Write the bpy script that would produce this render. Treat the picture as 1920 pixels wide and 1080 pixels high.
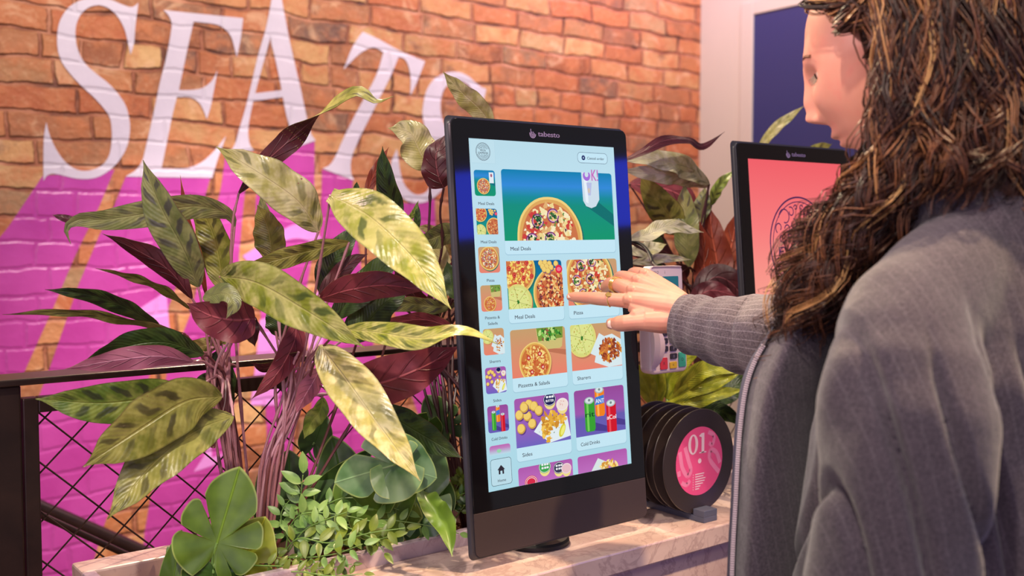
import bpy, bmesh, math, random
import numpy as np
from mathutils import Vector, Matrix

for _o in list(bpy.data.objects):
    bpy.data.objects.remove(_o, do_unlink=True)
SC = bpy.context.scene
COL = SC.collection
R = math.radians

# ------------------------------------------------------------------ camera, world, lights, exposure
FPX = 1900.0
CAMZ = 1.40
TH = math.atan2(.617, .787)
PITCH = R(3.0)
cam_d = bpy.data.cameras.new('camera')
cam_d.sensor_width = 36.0
cam_d.lens = FPX / 1920 * 36
cam_d.clip_start = .02
cam_d.dof.use_dof = True
cam_d.dof.focus_distance = 1.42
cam_d.dof.aperture_fstop = 4.2
cam = bpy.data.objects.new('camera', cam_d)
cam.location = (0, 0, CAMZ)
cam.rotation_euler = (math.pi / 2 - PITCH, 0, -TH)
COL.objects.link(cam)
SC.camera = cam

SC.view_settings.view_transform = 'Standard'
SC.view_settings.look = 'None'
SC.view_settings.gamma = 1.0
SC.view_settings.use_curve_mapping = False
SC.view_settings.exposure = 0.12

wd = bpy.data.worlds.new('room_ambient')
SC.world = wd
wd.use_nodes = True
_bg = wd.node_tree.nodes['Background']
_bg.inputs[0].default_value = (.80, .74, .84, 1)
_bg.inputs[1].default_value = .27


def area(name, loc, target, size, power, color, shape='DISK', size_y=None):
    d = bpy.data.lights.new(name, 'AREA')
    d.shape = shape
    d.size = size
    if size_y:
        d.shape = 'RECTANGLE'
        d.size_y = size_y
    d.energy = power
    d.color = color
    o = bpy.data.objects.new(name, d)
    o.location = loc
    o.rotation_euler = (Vector(target) - Vector(loc)).to_track_quat('-Z', 'Y').to_euler()
    COL.objects.link(o)
    return o


def spot(name, loc, target, power, color, angle=50, blend=.4, radius=.03):
    d = bpy.data.lights.new(name, 'SPOT')
    d.energy = power
    d.color = color
    d.spot_size = R(angle)
    d.spot_blend = blend
    d.shadow_soft_size = radius
    o = bpy.data.objects.new(name, d)
    o.location = loc
    o.rotation_euler = (Vector(target) - Vector(loc)).to_track_quat('-Z', 'Y').to_euler()
    COL.objects.link(o)
    return o


# warm ceiling lamps over the room, lamps and an added wash over the wall, an added pink face spot, a lilac lamp by the right wall, a blue led bar
spot('ceiling_spot_plants', (-.35, .15, 2.85), (.78, 1.35, 1.05), 135, (1, .86, .70), 62, .6, .045)
area('ceiling_lamp_front', (-.9, -.6, 2.7), (1.0, 1.2, 1.1), .8, 16, (1, .82, .76))
area('ceiling_lamp_wall', (.9, 1.75, 3.1), (1.5, 3.2, 1.4), .5, 33, (1, .88, .78))
area('ceiling_lamp_far', (2.7, 2.2, 3.1), (3.1, 3.2, 1.7), .4, 25, (1, .88, .62))
spot('added_pink_face_spot', (-.75, 1.9, 2.25), (.97, .72, 1.55), 140, (1, .66, .64), 26, .7, .08)  # unseen pink spot, added to brighten the face
spot('added_mural_wash_spot', (1.3, 1.75, 2.95), (1.35, 3.2, .50), 250, (1, .86, .86), 46, .9, .1)  # added wash that lifts the lower mural in place of bounced light
spot('ceiling_spot_counter', (1.25, 2.45, 2.75), (1.0, 1.1, 1.1), 190, (1, .80, .52), 60, .5, .018)
spot('ceiling_spot_person', (1.5, .1, 3.0), (.93, .42, 1.4), 270, (1, .72, .42), 44, .5, .05)
area('lilac_lamp', (3.0, 2.5, 3.1), (3.0, 3.2, 2.6), .5, 14, (.55, .25, 1))
area('lilac_fill_lamp', (-.9, -.7, 1.3), (1.2, 1.6, 1.2), 1.2, 7.5, (.80, .62, 1))
area('blue_led_bar', (2.35, -.95, 1.83), (1.0, 1.1, 1.5), 1.3, 7, (.02, .05, 1), 'RECTANGLE', .26)

# ------------------------------------------------------------------ geometry helpers
RIGHT = Vector((math.cos(TH), -math.sin(TH), 0))
FWDH = Vector((math.sin(TH), math.cos(TH), 0))
UPC = Vector((0, 0, 1)) * math.cos(PITCH) + FWDH * math.sin(PITCH)
FWD = FWDH * math.cos(PITCH) - Vector((0, 0, 1)) * math.sin(PITCH)
CAM = Vector((0, 0, CAMZ))


def ray(px, py):
    return RIGHT * ((px - 960) / FPX) + UPC * ((540 - py) / FPX) + FWD


def at(px, py, z):
    return CAM + ray(px, py) * z


def on_y(px, py, Y):
    d = ray(px, py)
    return CAM + d * (Y / d.y)


def on_x(px, py, X):
    d = ray(px, py)
    return CAM + d * (X / d.x)


def on_z(px, py, Z):
    d = ray(px, py)
    return CAM + d * ((Z - CAMZ) / d.z)


def srgb(r, g, b, a=1):
    def f(c):
        c /= 255
        return c / 12.92 if c <= .04045 else ((c + .055) / 1.055) ** 2.4
    return (f(r), f(g), f(b), a)


def tag(o, label=None, cat=None, group=None, kind=None):
    if label: o['label'] = label
    if cat: o['category'] = cat
    if group: o['group'] = group
    if kind: o['kind'] = kind
    return o


def empty(name, loc, label=None, cat=None, group=None):
    o = bpy.data.objects.new(name, None)
    o.location = loc
    o.empty_display_size = .03
    COL.objects.link(o)
    return tag(o, label, cat, group)


def link(name, me, mats=(), parent=None):
    o = bpy.data.objects.new(name, me)
    COL.objects.link(o)
    for m in mats:
        me.materials.append(m)
    if parent is not None:
        o.parent = parent
    return o


class MB:
    """collects vertices and faces in world coordinates; build() shifts them to the object's origin"""

    def __init__(s):
        s.v, s.f, s.m, s.uv, s.col = [], [], [], [], []
        s.hasuv = False
        s.hascol = False

    def add(s, vs, fs, m=0, uvs=None, col=None):
        o = len(s.v)
        s.v += [tuple(p) for p in vs]
        for k, f in enumerate(fs):
            s.f.append([i + o for i in f])
            s.m.append(m)
            s.uv.append([uvs[i] for i in f] if uvs else [(0, 0)] * len(f))
            if col is None:
                s.col.append([(1, 1, 1, 1)] * len(f))
            elif isinstance(col, list):
                s.col.append([col[i] for i in f])
                s.hascol = True
            else:
                s.col.append([col] * len(f))
                s.hascol = True
        if uvs: s.hasuv = True
        return o

    def box(s, a, b, m=0, bev=0):
        (x0, y0, z0), (x1, y1, z1) = a, b
        x0, x1 = sorted((x0, x1)); y0, y1 = sorted((y0, y1)); z0, z1 = sorted((z0, z1))
        vs = [(x, y, z) for x in (x0, x1) for y in (y0, y1) for z in (z0, z1)]
        fs = [(0, 1, 3, 2), (4, 6, 7, 5), (0, 4, 5, 1), (2, 3, 7, 6), (0, 2, 6, 4), (1, 5, 7, 3)]
        s.add(vs, fs, m)

    def tube(s, pts, rad, n=8, m=0, caps=True, ell=None, up=None, uvscale=None):
        pts = [Vector(p) for p in pts]
        k = len(pts)
        if not hasattr(rad, '__len__'): rad = [rad] * k
        T = []
        for i in range(k):
            a = pts[max(i - 1, 0)]; b = pts[min(i + 1, k - 1)]
            t = (b - a)
            T.append(t.normalized() if t.length > 1e-9 else Vector((0, 0, 1)))
        ref = Vector(up) if up else (Vector((0, 0, 1)) if abs(T[0].z) < .9 else Vector((1, 0, 0)))
        N = (ref - T[0] * ref.dot(T[0])).normalized()
        vs, uvs = [], []
        L = 0
        for i in range(k):
            if i:
                N = (N - T[i] * N.dot(T[i]))
                N = N.normalized() if N.length > 1e-6 else T[i].orthogonal().normalized()
                L += (pts[i] - pts[i - 1]).length
            B = T[i].cross(N)
            e = ell[i] if ell else 1.0
            for j in range(n):
                a = 2 * math.pi * j / n
                vs.append(pts[i] + N * (math.cos(a) * rad[i]) + B * (math.sin(a) * rad[i] * e))
                uvs.append((j / n, L))
        fs = []
        for i in range(k - 1):
            for j in range(n):
                j2 = (j + 1) % n
                fs.append((i * n + j, i * n + j2, (i + 1) * n + j2, (i + 1) * n + j))
        if caps:
            fs.append(tuple(reversed(range(n))))
            fs.append(tuple(range((k - 1) * n, k * n)))
        s.add(vs, fs, m, uvs)

    def lathe(s, c, prof, n=32, m=0, axis=(0, 0, 1), ex=None):
        """prof: (radius, height) pairs along axis"""
        A = Vector(axis).normalized()
        X = Vector(ex) if ex else A.orthogonal().normalized()
        Y = A.cross(X)
        c = Vector(c)
        vs = []
        for r, h in prof:
            for j in range(n):
                a = 2 * math.pi * j / n
                vs.append(c + A * h + X * (r * math.cos(a)) + Y * (r * math.sin(a)))
        fs = []
        for i in range(len(prof) - 1):
            for j in range(n):
                j2 = (j + 1) % n
                fs.append((i * n + j, i * n + j2, (i + 1) * n + j2, (i + 1) * n + j))
        if prof[0][0] > 1e-6: fs.append(tuple(reversed(range(n))))
        if prof[-1][0] > 1e-6: fs.append(tuple(range((len(prof) - 1) * n, len(prof) * n)))
        s.add(vs, fs, m)

    def prism(s, poly, dvec, m=0, col=None):
        n = len(poly)
        d = Vector(dvec)
        vs = [Vector(p) for p in poly] + [Vector(p) + d for p in poly]
        fs = [tuple(range(n)), tuple(reversed(range(n, 2 * n)))]
        for i in range(n):
            j = (i + 1) % n
            fs.append((i, i + n, j + n, j))
        s.add(vs, fs, m, None, col)

    def build(s, name, mats, parent=None, origin=None, smooth=True, angle=40, recalc=False, merge=False):
        if not isinstance(mats, (list, tuple)): mats = [mats]
        if origin is None:
            origin = Vector((0, 0, 0))
            if parent is not None:
                origin = world_loc(parent)
        origin = Vector(origin)
        me = bpy.data.meshes.new(name)
        me.from_pydata([tuple(Vector(p) - origin) for p in s.v], [], s.f)
        me.polygons.foreach_set('material_index', s.m)
        if s.hasuv:
            l = me.uv_layers.new(name='UVMap')
            l.data.foreach_set('uv', [c for f in s.uv for p in f for c in p])
        if s.hascol:
            ca = me.color_attributes.new('Col', 'FLOAT_COLOR', 'CORNER')
            ca.data.foreach_set('color', [c for f in s.col for p in f for c in p])
        if recalc or merge:
            bm = bmesh.new(); bm.from_mesh(me)
            if merge: bmesh.ops.remove_doubles(bm, verts=bm.verts, dist=1e-6)
            if recalc: bmesh.ops.recalc_face_normals(bm, faces=bm.faces)
            bm.to_mesh(me); bm.free()
        me.polygons.foreach_set('use_smooth', [smooth] * len(me.polygons))
        if smooth and angle:
            me.set_sharp_from_angle(angle=R(angle))
        me.update()
        o = link(name, me, mats, parent)
        if parent is None:
            o.location = origin
        else:
            o.location = origin - world_loc(parent)
        return o


def world_loc(o):
    l = Vector(o.location)
    while o.parent:
        o = o.parent
        l += Vector(o.location)
    return l


def bevel(o, w, seg=2):
    md = o.modifiers.new('bevel', 'BEVEL')
    md.width = w
    md.segments = seg
    md.limit_method = 'ANGLE'
    md.angle_limit = R(40)
    return o


def crom(pts, n=8, closed=False):
    """Catmull-Rom through points; a point may be a tuple of any dimension"""
    P = [np.array(p, float) for p in pts]
    k = len(P)
    out = []
    rng = range(k if closed else k - 1)
    for i in rng:
        p0 = P[(i - 1) % k] if (closed or i > 0) else 2 * P[0] - P[1]
        p1 = P[i]; p2 = P[(i + 1) % k]
        p3 = P[(i + 2) % k] if (closed or i + 2 < k) else 2 * P[-1] - P[-2]
        for j in range(n):
            t = j / n
            out.append(.5 * ((2 * p1) + (-p0 + p2) * t + (2 * p0 - 5 * p1 + 4 * p2 - p3) * t * t + (-p0 + 3 * p1 - 3 * p2 + p3) * t ** 3))
    if not closed: out.append(P[-1])
    return out


def outline(pts, n=5):
    """closed outline; (x,y,1) marks a corner, other points are smoothed"""
    k = len(pts)
    cs = [i for i in range(k) if len(pts[i]) > 2]
    if not cs:
        return [tuple(p) for p in crom([q[:2] for q in pts], n, True)]
    out = []
    for a, b in zip(cs, cs[1:] + [cs[0] + k]):
        seg = [pts[i % k][:2] for i in range(a, b + 1)]
        if len(seg) == 2:
            out.append(tuple(seg[0]))
        else:
            out += [tuple(p) for p in crom(seg, n)[:-1]]
    return out


def flat(polys, f, name, mats, parent=None, thick=None):
    """outlines (maybe concave) mapped with f(x,y)->3D and triangulated into one mesh; thick adds side walls"""
    from mathutils.geometry import tessellate_polygon
    mb = MB()
    for poly in polys:
        area2 = sum(poly[i - 1][0] * poly[i][1] - poly[i][0] * poly[i - 1][1] for i in range(len(poly)))
        poly = list(poly) if area2 > 0 else list(reversed(poly))
        tris = tessellate_polygon([[Vector((x, y, 0)) for x, y in poly]])
        vs = [f(*p) for p in poly]
        n = len(vs)
        fs = []
        for t in tris:
            (x0, y0), (x1, y1), (x2, y2) = [poly[i] for i in t]
            fs.append(tuple(t) if (x1 - x0) * (y2 - y0) - (x2 - x0) * (y1 - y0) < 0 else tuple(reversed(t)))
        if thick is not None:
            d = Vector(thick)
            vs = vs + [Vector(v) + d for v in vs]
            fs += [(i, (i + 1) % n, (i + 1) % n + n, i + n) for i in range(n)]
        mb.add(vs, fs)
    return mb.build(name, mats, parent, smooth=False)


# ------------------------------------------------------------------ material helpers
class NT:
    def __init__(s, name):
        s.mat = bpy.data.materials.new(name)
        s.mat.use_nodes = True
        s.t = s.mat.node_tree
        s.b = s.t.nodes['Principled BSDF']

    def n(s, typ, **kw):
        nd = s.t.nodes.new(typ)
        for k, v in kw.items():
            if k.startswith('_'):
                setattr(nd, k[1:], v)
            else:
                nd.inputs[k.replace('__', ' ')].default_value = v
        return nd

    def l(s, a, b):
        s.t.links.new(a, b)
        return b

    def put(s, sock, val):
        if isinstance(val, bpy.types.NodeSocket):
            s.t.links.new(val, sock)
        else:
            sock.default_value = val

    def m(s, op, a, b=None, c=None, clamp=False):
        nd = s.t.nodes.new('ShaderNodeMath')
        nd.operation = op
        nd.use_clamp = clamp
        s.put(nd.inputs[0], a)
        if b is not None: s.put(nd.inputs[1], b)
        if c is not None: s.put(nd.inputs[2], c)
        return nd.outputs[0]

    def sstep(s, x, a, b):
        nd = s.t.nodes.new('ShaderNodeMapRange')
        nd.interpolation_type = 'SMOOTHSTEP'
        s.put(nd.inputs[0], x)
        nd.inputs[1].default_value = a; nd.inputs[2].default_value = b
        nd.inputs[3].default_value = 0; nd.inputs[4].default_value = 1
        return nd.outputs[0]

    def mix(s, f, a, b, typ='MIX'):
        nd = s.t.nodes.new('ShaderNodeMix')
        nd.data_type = 'RGBA'
        nd.blend_type = typ
        s.put(nd.inputs[0], f); s.put(nd.inputs[6], a); s.put(nd.inputs[7], b)
        return nd.outputs[2]

    def noise(s, vec, scale, detail=2, rough=.5, dist=0):
        nd = s.t.nodes.new('ShaderNodeTexNoise')
        if vec is not None: s.l(vec, nd.inputs['Vector'])
        nd.inputs['Scale'].default_value = scale
        nd.inputs['Detail'].default_value = detail
        nd.inputs['Roughness'].default_value = rough
        nd.inputs['Distortion'].default_value = dist
        return nd.outputs[0]

    def ramp(s, fac, stops, interp='LINEAR'):
        nd = s.t.nodes.new('ShaderNodeValToRGB')
        nd.color_ramp.interpolation = interp
        el = nd.color_ramp.elements
        while len(el) < len(stops): el.new(.5)
        for e, (p, c) in zip(el, stops):
            e.position = p; e.color = c
        s.put(nd.inputs[0], fac)
        return nd.outputs[0]

    def coord(s, kind='Object'):
        return s.t.nodes.new('ShaderNodeTexCoord').outputs[kind]

    def sep(s, vec):
        nd = s.t.nodes.new('ShaderNodeSeparateXYZ')
        s.l(vec, nd.inputs[0])
        return nd.outputs

    def comb(s, x, y, z=0.0):
        nd = s.t.nodes.new('ShaderNodeCombineXYZ')
        s.put(nd.inputs[0], x); s.put(nd.inputs[1], y); s.put(nd.inputs[2], z)
        return nd.outputs[0]

    def bump(s, h, strength=.3, dist=.01):
        nd = s.t.nodes.new('ShaderNodeBump')
        nd.inputs['Strength'].default_value = strength
        nd.inputs['Distance'].default_value = dist
        s.l(h, nd.inputs['Height'])
        s.l(nd.outputs[0], s.b.inputs['Normal'])

    def set(s, **kw):
        for k, v in kw.items():
            key = {'color': 'Base Color', 'rough': 'Roughness', 'metal': 'Metallic', 'spec': 'Specular IOR Level',
                   'coat': 'Coat Weight', 'sheen': 'Sheen Weight', 'sss': 'Subsurface Weight', 'emit': 'Emission Color',
                   'estr': 'Emission Strength', 'trans': 'Transmission Weight', 'coatr': 'Coat Roughness'}[k]
            s.put(s.b.inputs[key], v)
        return s


def simple(name, c, rough=.5, metal=0, **kw):
    t = NT(name)
    t.set(color=c, rough=rough, metal=metal, **kw)
    # a little breakup so nothing is perfectly uniform
    nz = t.noise(t.coord(), 60, 3)
    t.l(t.m('MULTIPLY_ADD', nz, .12, rough - .06), t.b.inputs['Roughness'])
    return t.mat
# ------------------------------------------------------------------ the room
WY = 3.2


def brick_fields(t):
    co = t.coord('Object')
    geo = t.t.nodes.new('ShaderNodeNewGeometry').outputs['Position']
    x, y, z = t.sep(geo)
    wx = t.m('MULTIPLY_ADD', t.noise(geo, 4.5, 2), .06, -.03)
    w2 = t.noise(t.comb(z, x, y), 5.0, 2)
    wz = t.m('MULTIPLY_ADD', w2, .044, -.022)
    X = t.m('ADD', t.m('ADD', x, wx), 10.0)
    Z = t.m('ADD', z, wz)
    rowf = t.m('DIVIDE', Z, .0765)
    row = t.m('FLOOR', rowf)
    fz = t.m('FRACT', rowf)
    wn = t.t.nodes.new('ShaderNodeTexWhiteNoise'); wn.noise_dimensions = '1D'
    t.l(row, wn.inputs['W'])
    rr = wn.outputs[0]
    isH = t.m('GREATER_THAN', rr, .66)
    W = t.m('MULTIPLY_ADD', isH, -.112, .230)
    cf = t.m('ADD', t.m('DIVIDE', X, W), t.m('MULTIPLY', t.m('FRACT', t.m('MULTIPLY', rr, 7.3)), 1.0))
    cid = t.m('FLOOR', cf)
    fx = t.m('FRACT', cf)
    dx = t.m('MULTIPLY', t.m('MINIMUM', fx, t.m('SUBTRACT', 1.0, fx)), W)
    dz = t.m('MULTIPLY', t.m('MINIMUM', fz, t.m('SUBTRACT', 1.0, fz)), .0765)
    d = t.m('MINIMUM', dx, dz)
    d = t.m('ADD', d, t.m('MULTIPLY_ADD', t.noise(geo, 38, 3, .6), .010, -.005))
    mask = t.sstep(d, .0025, .0085)
    wn2 = t.t.nodes.new('ShaderNodeTexWhiteNoise'); wn2.noise_dimensions = '2D'
    t.l(t.comb(cid, row), wn2.inputs['Vector'])
    rnd = wn2.outputs[0]
    fine = t.noise(geo, 55, 4, .65)
    big = t.noise(geo, 14, 3, .6)
    h = t.m('ADD', t.m('MULTIPLY', mask, t.m('MULTIPLY_ADD', rnd, .35, .65)), t.m('ADD', t.m('MULTIPLY', fine, .30), t.m('MULTIPLY', big, .7)))
    return geo, mask, rnd, fine, big, h


def brick_mat():
    t = NT('old_brick')
    geo, mask, rnd, fine, big, h = brick_fields(t)
    c = t.ramp(rnd, [(0, srgb(132, 78, 48)), (.14, srgb(186, 100, 58)), (.30, srgb(160, 106, 70)), (.44, srgb(206, 156, 100)),
                     (.60, srgb(182, 96, 54)), (.75, srgb(216, 172, 114)), (.87, srgb(108, 76, 64)), (1, srgb(188, 120, 72))])
    c = t.mix(t.sstep(big, .35, .75), c, srgb(192, 116, 70))
    c = t.mix(t.m('MULTIPLY', t.sstep(fine, .5, .8), .45), c, srgb(222, 176, 128))
    c = t.mix(t.m('MULTIPLY', t.sstep(t.noise(geo, 2.2, 3), .5, .75), .35), c, srgb(215, 160, 112))
    st = t.noise(geo, 7.5, 4, .65)
    c = t.mix(t.m('MULTIPLY', t.sstep(st, .56, .70), .62), c, srgb(96, 60, 46))
    c = t.mix(t.m('MULTIPLY', t.sstep(t.noise(geo, 9.0, 4, .6, 1.0), .56, .68), .5), c, srgb(226, 182, 140))
    mort = t.ramp(t.noise(geo, 9, 4), [(.32, srgb(92, 52, 38)), (.48, srgb(160, 94, 64)), (.62, srgb(196, 132, 98)), (.8, srgb(222, 170, 138))])
    c = t.mix(mask, mort, c)
    t.set(color=c, rough=.62)
    t.bump(h, .9, .013)
    return t.mat


def paint_mat(name, c1, c2, rough=.33):
    t = NT(name)
    geo, mask, rnd, fine, big, h = brick_fields(t)
    c = t.mix(t.sstep(t.noise(geo, 5, 4), .3, .75), c1, c2)
    c = t.mix(t.m('MULTIPLY', t.m('SUBTRACT', 1.0, mask), .10), c, (c1[0] * .5, c1[1] * .5, c1[2] * .5, 1))
    t.set(color=c, rough=rough, spec=.6)
    t.bump(t.m('MULTIPLY', h, .8), .45, .007)
    return t.mat


M_brick = brick_mat()
M_purple = paint_mat('purple_wall_paint', srgb(180, 60, 146), srgb(198, 78, 164), .30)
M_white = paint_mat('pale_pink_wall_paint', srgb(210, 200, 212), srgb(220, 208, 220), .45)
M_lilac = paint_mat('lilac_wall_paint', srgb(222, 140, 214), srgb(226, 150, 218), .4)


def plaster_mat():
    t = NT('cream_plaster')
    co = t.t.nodes.new('ShaderNodeNewGeometry').outputs['Position']
    t.set(color=t.mix(t.noise(co, 3, 3), srgb(192, 180, 164), srgb(202, 190, 174)), rough=.7)
    t.bump(t.noise(co, 120, 3), .08, .002)
    return t.mat


M_plaster = plaster_mat()

XR = 3.62
b = MB(); b.box((-1.6, WY, 0), (XR + .12, WY + .2, 3.3))
wall_back = tag(b.build('wall_back', M_brick, smooth=False), kind='structure')
b = MB(); b.box((XR, -.8, 0), (XR + .12, WY, 3.3))
wall_right = tag(b.build('wall_right', M_plaster, smooth=False), kind='structure')


def floor_mat():
    t = NT('dark_timber_floor')
    co = t.t.nodes.new('ShaderNodeNewGeometry').outputs['Position']
    x, y, z = t.sep(co)
    pl = t.m('FRACT', t.m('DIVIDE', y, .14))
    gap = t.sstep(t.m('MINIMUM', pl, t.m('SUBTRACT', 1.0, pl)), .0, .03)
    g = t.noise(t.comb(t.m('MULTIPLY', x, 2.0), t.m('MULTIPLY', y, 30.0)), 3, 4)
    c = t.mix(g, srgb(86, 58, 42), srgb(128, 90, 64))
    t.set(color=t.mix(gap, srgb(30, 20, 15), c), rough=.45)
    return t.mat


b = MB(); b.box((-1.6, -1.6, -.05), (XR + .12, WY + .2, 0))
tag(b.build('floor', floor_mat(), smooth=False), kind='structure')

# dark blue glazed panel in the right wall
def wy(px): 
    return on_x(px, 200, XR).y
y0 = wy(1415)
ztop = on_x(1415, 29, XR).z
bw = empty('window_1', (XR, y0, 0))
tag(bw, kind='structure')
t_ = NT('dark_blue_glass'); t_.set(color=srgb(40, 50, 100), rough=.36, spec=.55)
t_.l(t_.m('MULTIPLY_ADD', t_.noise(t_.coord(), 2.0, 2), .1, .25), t_.b.inputs['Roughness'])
M_bluepane = t_.mat
b = MB(); b.box((XR - .012, .7, .15), (XR + .001, y0, ztop)); b.build('window_pane', M_bluepane, bw, smooth=False)
M_cream = simple('cream_gloss_paint', srgb(196, 184, 170), .4)
b = MB()
b.box((XR - .02, y0, .13), (XR + .001, y0 + .07, ztop + .06)); b.box((XR - .02, .66, ztop), (XR + .001, y0, ztop + .06))
b.box((XR - .02, .66, .09), (XR + .001, y0 + .07, .15)); b.box((XR - .02, .63, .13), (XR + .001, .7, ztop + .06))
bevel(b.build('window_frame', M_cream, bw, smooth=False), .004)

# ---- painted mural
def sc(ox, oy, s):
    return lambda pts: [((ox + p[0] / s), (oy + p[1] / s)) + tuple(p[2:]) for p in pts]


c1 = sc(80, 0, 3.178)
c2 = sc(400, 0, 2.7)
S1 = c1([(570, 16, 1), (562, 80), (552, 160), (545, 250), (525, 325, 1), (510, 260), (490, 180), (455, 110), (410, 60), (360, 35), (315, 32),
         (265, 50), (222, 95), (198, 160), (198, 240), (215, 310), (255, 380), (320, 440), (390, 495), (450, 560), (495, 630), (518, 720),
         (518, 800), (500, 880), (460, 950), (410, 1005), (340, 1050), (270, 1066), (190, 1062), (120, 1045), (60, 1035), (25, 1048), (5, 1078, 1),
         (5, 900), (10, 800), (22, 728, 1), (40, 800), (75, 880), (130, 960), (190, 1005), (250, 1018), (310, 1008), (360, 980), (395, 930),
         (410, 860), (412, 780), (400, 700), (360, 640), (300, 575), (230, 510), (165, 440), (115, 370), (90, 290), (88, 200), (105, 120),
         (150, 50), (210, 8), (280, -10), (350, -12), (410, 0), (470, 25), (520, 42), (550, 34)])
E1 = c1([(720, 60, 1), (745, 85), (764, 120), (768, 170), (740, 330), (700, 490), (660, 680), (610, 900), (592, 960), (560, 1010), (495, 1052, 1),
         (1010, 1060, 1), (1040, 960), (1065, 890), (1092, 812, 1), (1040, 880), (970, 950), (900, 990), (820, 1005), (708, 1003, 1),
         (740, 850), (770, 700), (800, 578, 1), (880, 580), (930, 610), (960, 660), (978, 710, 1), (1000, 640), (1020, 540), (1042, 420, 1),
         (1010, 480), (960, 520), (900, 535), (812, 537, 1), (840, 400), (870, 260), (900, 128, 1)]) + \
     c2([(5, 50), (60, 72)])[:0] + [(402, 45), (420, 53), (434, 70), (444, 107, 1), (450, 80), (453, 60), (456, 34, 1), (400, 28.5, 1)]
A1 = [c2([(300, -30, 1), (270, 130), (225, 290), (190, 440), (160, 560), (130, 660), (112, 725), (85, 772, 1), (205, 762, 1), (182, 720), (178, 640), (205, 500), (250, 330), (292, 180), (330, 40, 1), (330, -30, 1)]),
      c2([(300, -30, 1), (290, 180), (310, 280), (340, 420), (365, 560), (388, 650), (392, 700), (360, 765, 1), (518, 712, 1), (492, 670), (470, 580), (440, 440), (405, 290), (375, 150), (342, -30, 1)]),
      c2([(210, 472, 1), (360, 455, 1), (362, 490, 1), (200, 512, 1)])]
T1 = c2([(757, 160, 1), (735, 190), (700, 250), (660, 352, 1), (700, 310), (750, 265), (810, 240), (862, 264, 1), (830, 370), (780, 470), (720, 580),
         (660, 700), (620, 790), (590, 835), (553, 853, 1), (712, 914, 1), (697, 870), (700, 800), (740, 700), (790, 600), (850, 480), (900, 380),
         (938, 288, 1), (970, 300), (990, 340), (1000, 400), (998, 484, 1), (1020, 440), (1045, 380), (1072, 310, 1), (960, 265), (850, 205)])
S2 = c2([(1382, 450, 1), (1370, 500), (1355, 545), (1343, 590, 1), (1335, 520), (1305, 445), (1255, 410), (1210, 415), (1170, 450), (1150, 520),
         (1158, 600), (1195, 680), (1215, 760), (1212, 850), (1180, 930), (1130, 990), (1075, 1022), (1020, 1028), (970, 1010), (925, 970), (905, 900),
         (900, 830), (930, 755, 1), (945, 860), (965, 930), (1005, 975), (1045, 985), (1085, 965), (1112, 900), (1118, 820), (1105, 740),
         (1080, 670), (1062, 600), (1062, 540), (1080, 460), (1120, 400), (1180, 368), (1240, 365), (1290, 385), (1330, 420), (1355, 440)])


def wp(off):
    return lambda x, y: on_y(x, y, WY - off)


for pts in ([S1], [E1], A1, [T1], [S2]):
    ps = [outline(p) for p in pts]
    if len(ps) == 1:
        flat(ps, wp(.0030), 'painted_letter', M_white, wall_back, (0, .0029, 0))
    else:
        lm = MB()
        for i_, p_ in enumerate(ps):
            o_ = flat([p_], wp(.0030 + .0003 * i_), 'stroke', M_white, None, (0, .0028, 0))
            lm.add([tuple(v.co) for v in o_.data.vertices], [tuple(f.vertices) for f in o_.data.polygons])
            bpy.data.objects.remove(o_, do_unlink=True)
        lm.build('painted_letter', M_white, wall_back, smooth=False)
P = [[(80, 330), (215, 318), (211, 326), (187, 385), (141, 479), (98, 581), (49, 690), (-40, 900), (-400, 900), (-400, 760), (-100, 520), (0, 445), (17, 424)],
     [(236, 331), (395, 331), (378, 390), (347, 490), (317, 573), (305, 640), (280, 705), (235, 880), (195, 985), (150, 1140), (-100, 1140), (0, 920), (70, 752), (94, 688), (149, 530), (187, 440), (213, 389)],
     [(424, 284), (463, 284), (465, 300), (455, 400), (448, 480), (452, 600), (440, 720), (430, 900), (425, 1140), (262, 1140), (271, 1000), (290, 890), (313, 700), (357, 590), (385, 480), (415, 350)],
     [(530, 276), (590, 264), (589, 360), (585, 480), (565, 600), (555, 750), (545, 880), (528, 1140), (490, 1140), (503, 860), (495, 700), (490, 600), (480, 480), (480, 370), (500, 320)],
     [(604, 318), (662, 336), (659, 370), (685, 560), (718, 740), (726, 800), (745, 1140), (552, 1140), (572, 880), (585, 750), (595, 560), (602, 400)],
     [(707, 352), (740, 380), (780, 382), (815, 372), (818, 500), (832, 700), (835, 800), (860, 1140), (815, 1140), (785, 780), (772, 740), (735, 560)]]
for p in P:
    flat([p], wp(.0015), 'painted_shadow_stripe', M_purple, wall_back, (0, .0014, 0))
LIL = [[(252, 585), (312, 546), (318, 618), (290, 620)],
       outline([(455, 480, 1), (495, 455), (522, 437), (551, 421), (583, 424), (602, 446, 1), (604, 476, 1), (590, 472), (578, 452), (556, 447), (535, 452), (520, 466), (500, 484), (470, 498, 1)]),
       [(487, 600), (545, 580), (538, 640), (520, 760), (470, 760), (482, 660)],
       [(363, 885), (385, 852), (392, 800), (398, 858), (420, 850), (402, 872)],
       [(575, 560), (612, 540), (606, 640), (580, 700)]]
for p in LIL:
    flat([p], wp(.0022), 'painted_lower_letter', M_lilac, wall_back, (0, .002, 0))

# ---- counter with planter trough, marble
CT = .95


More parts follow.
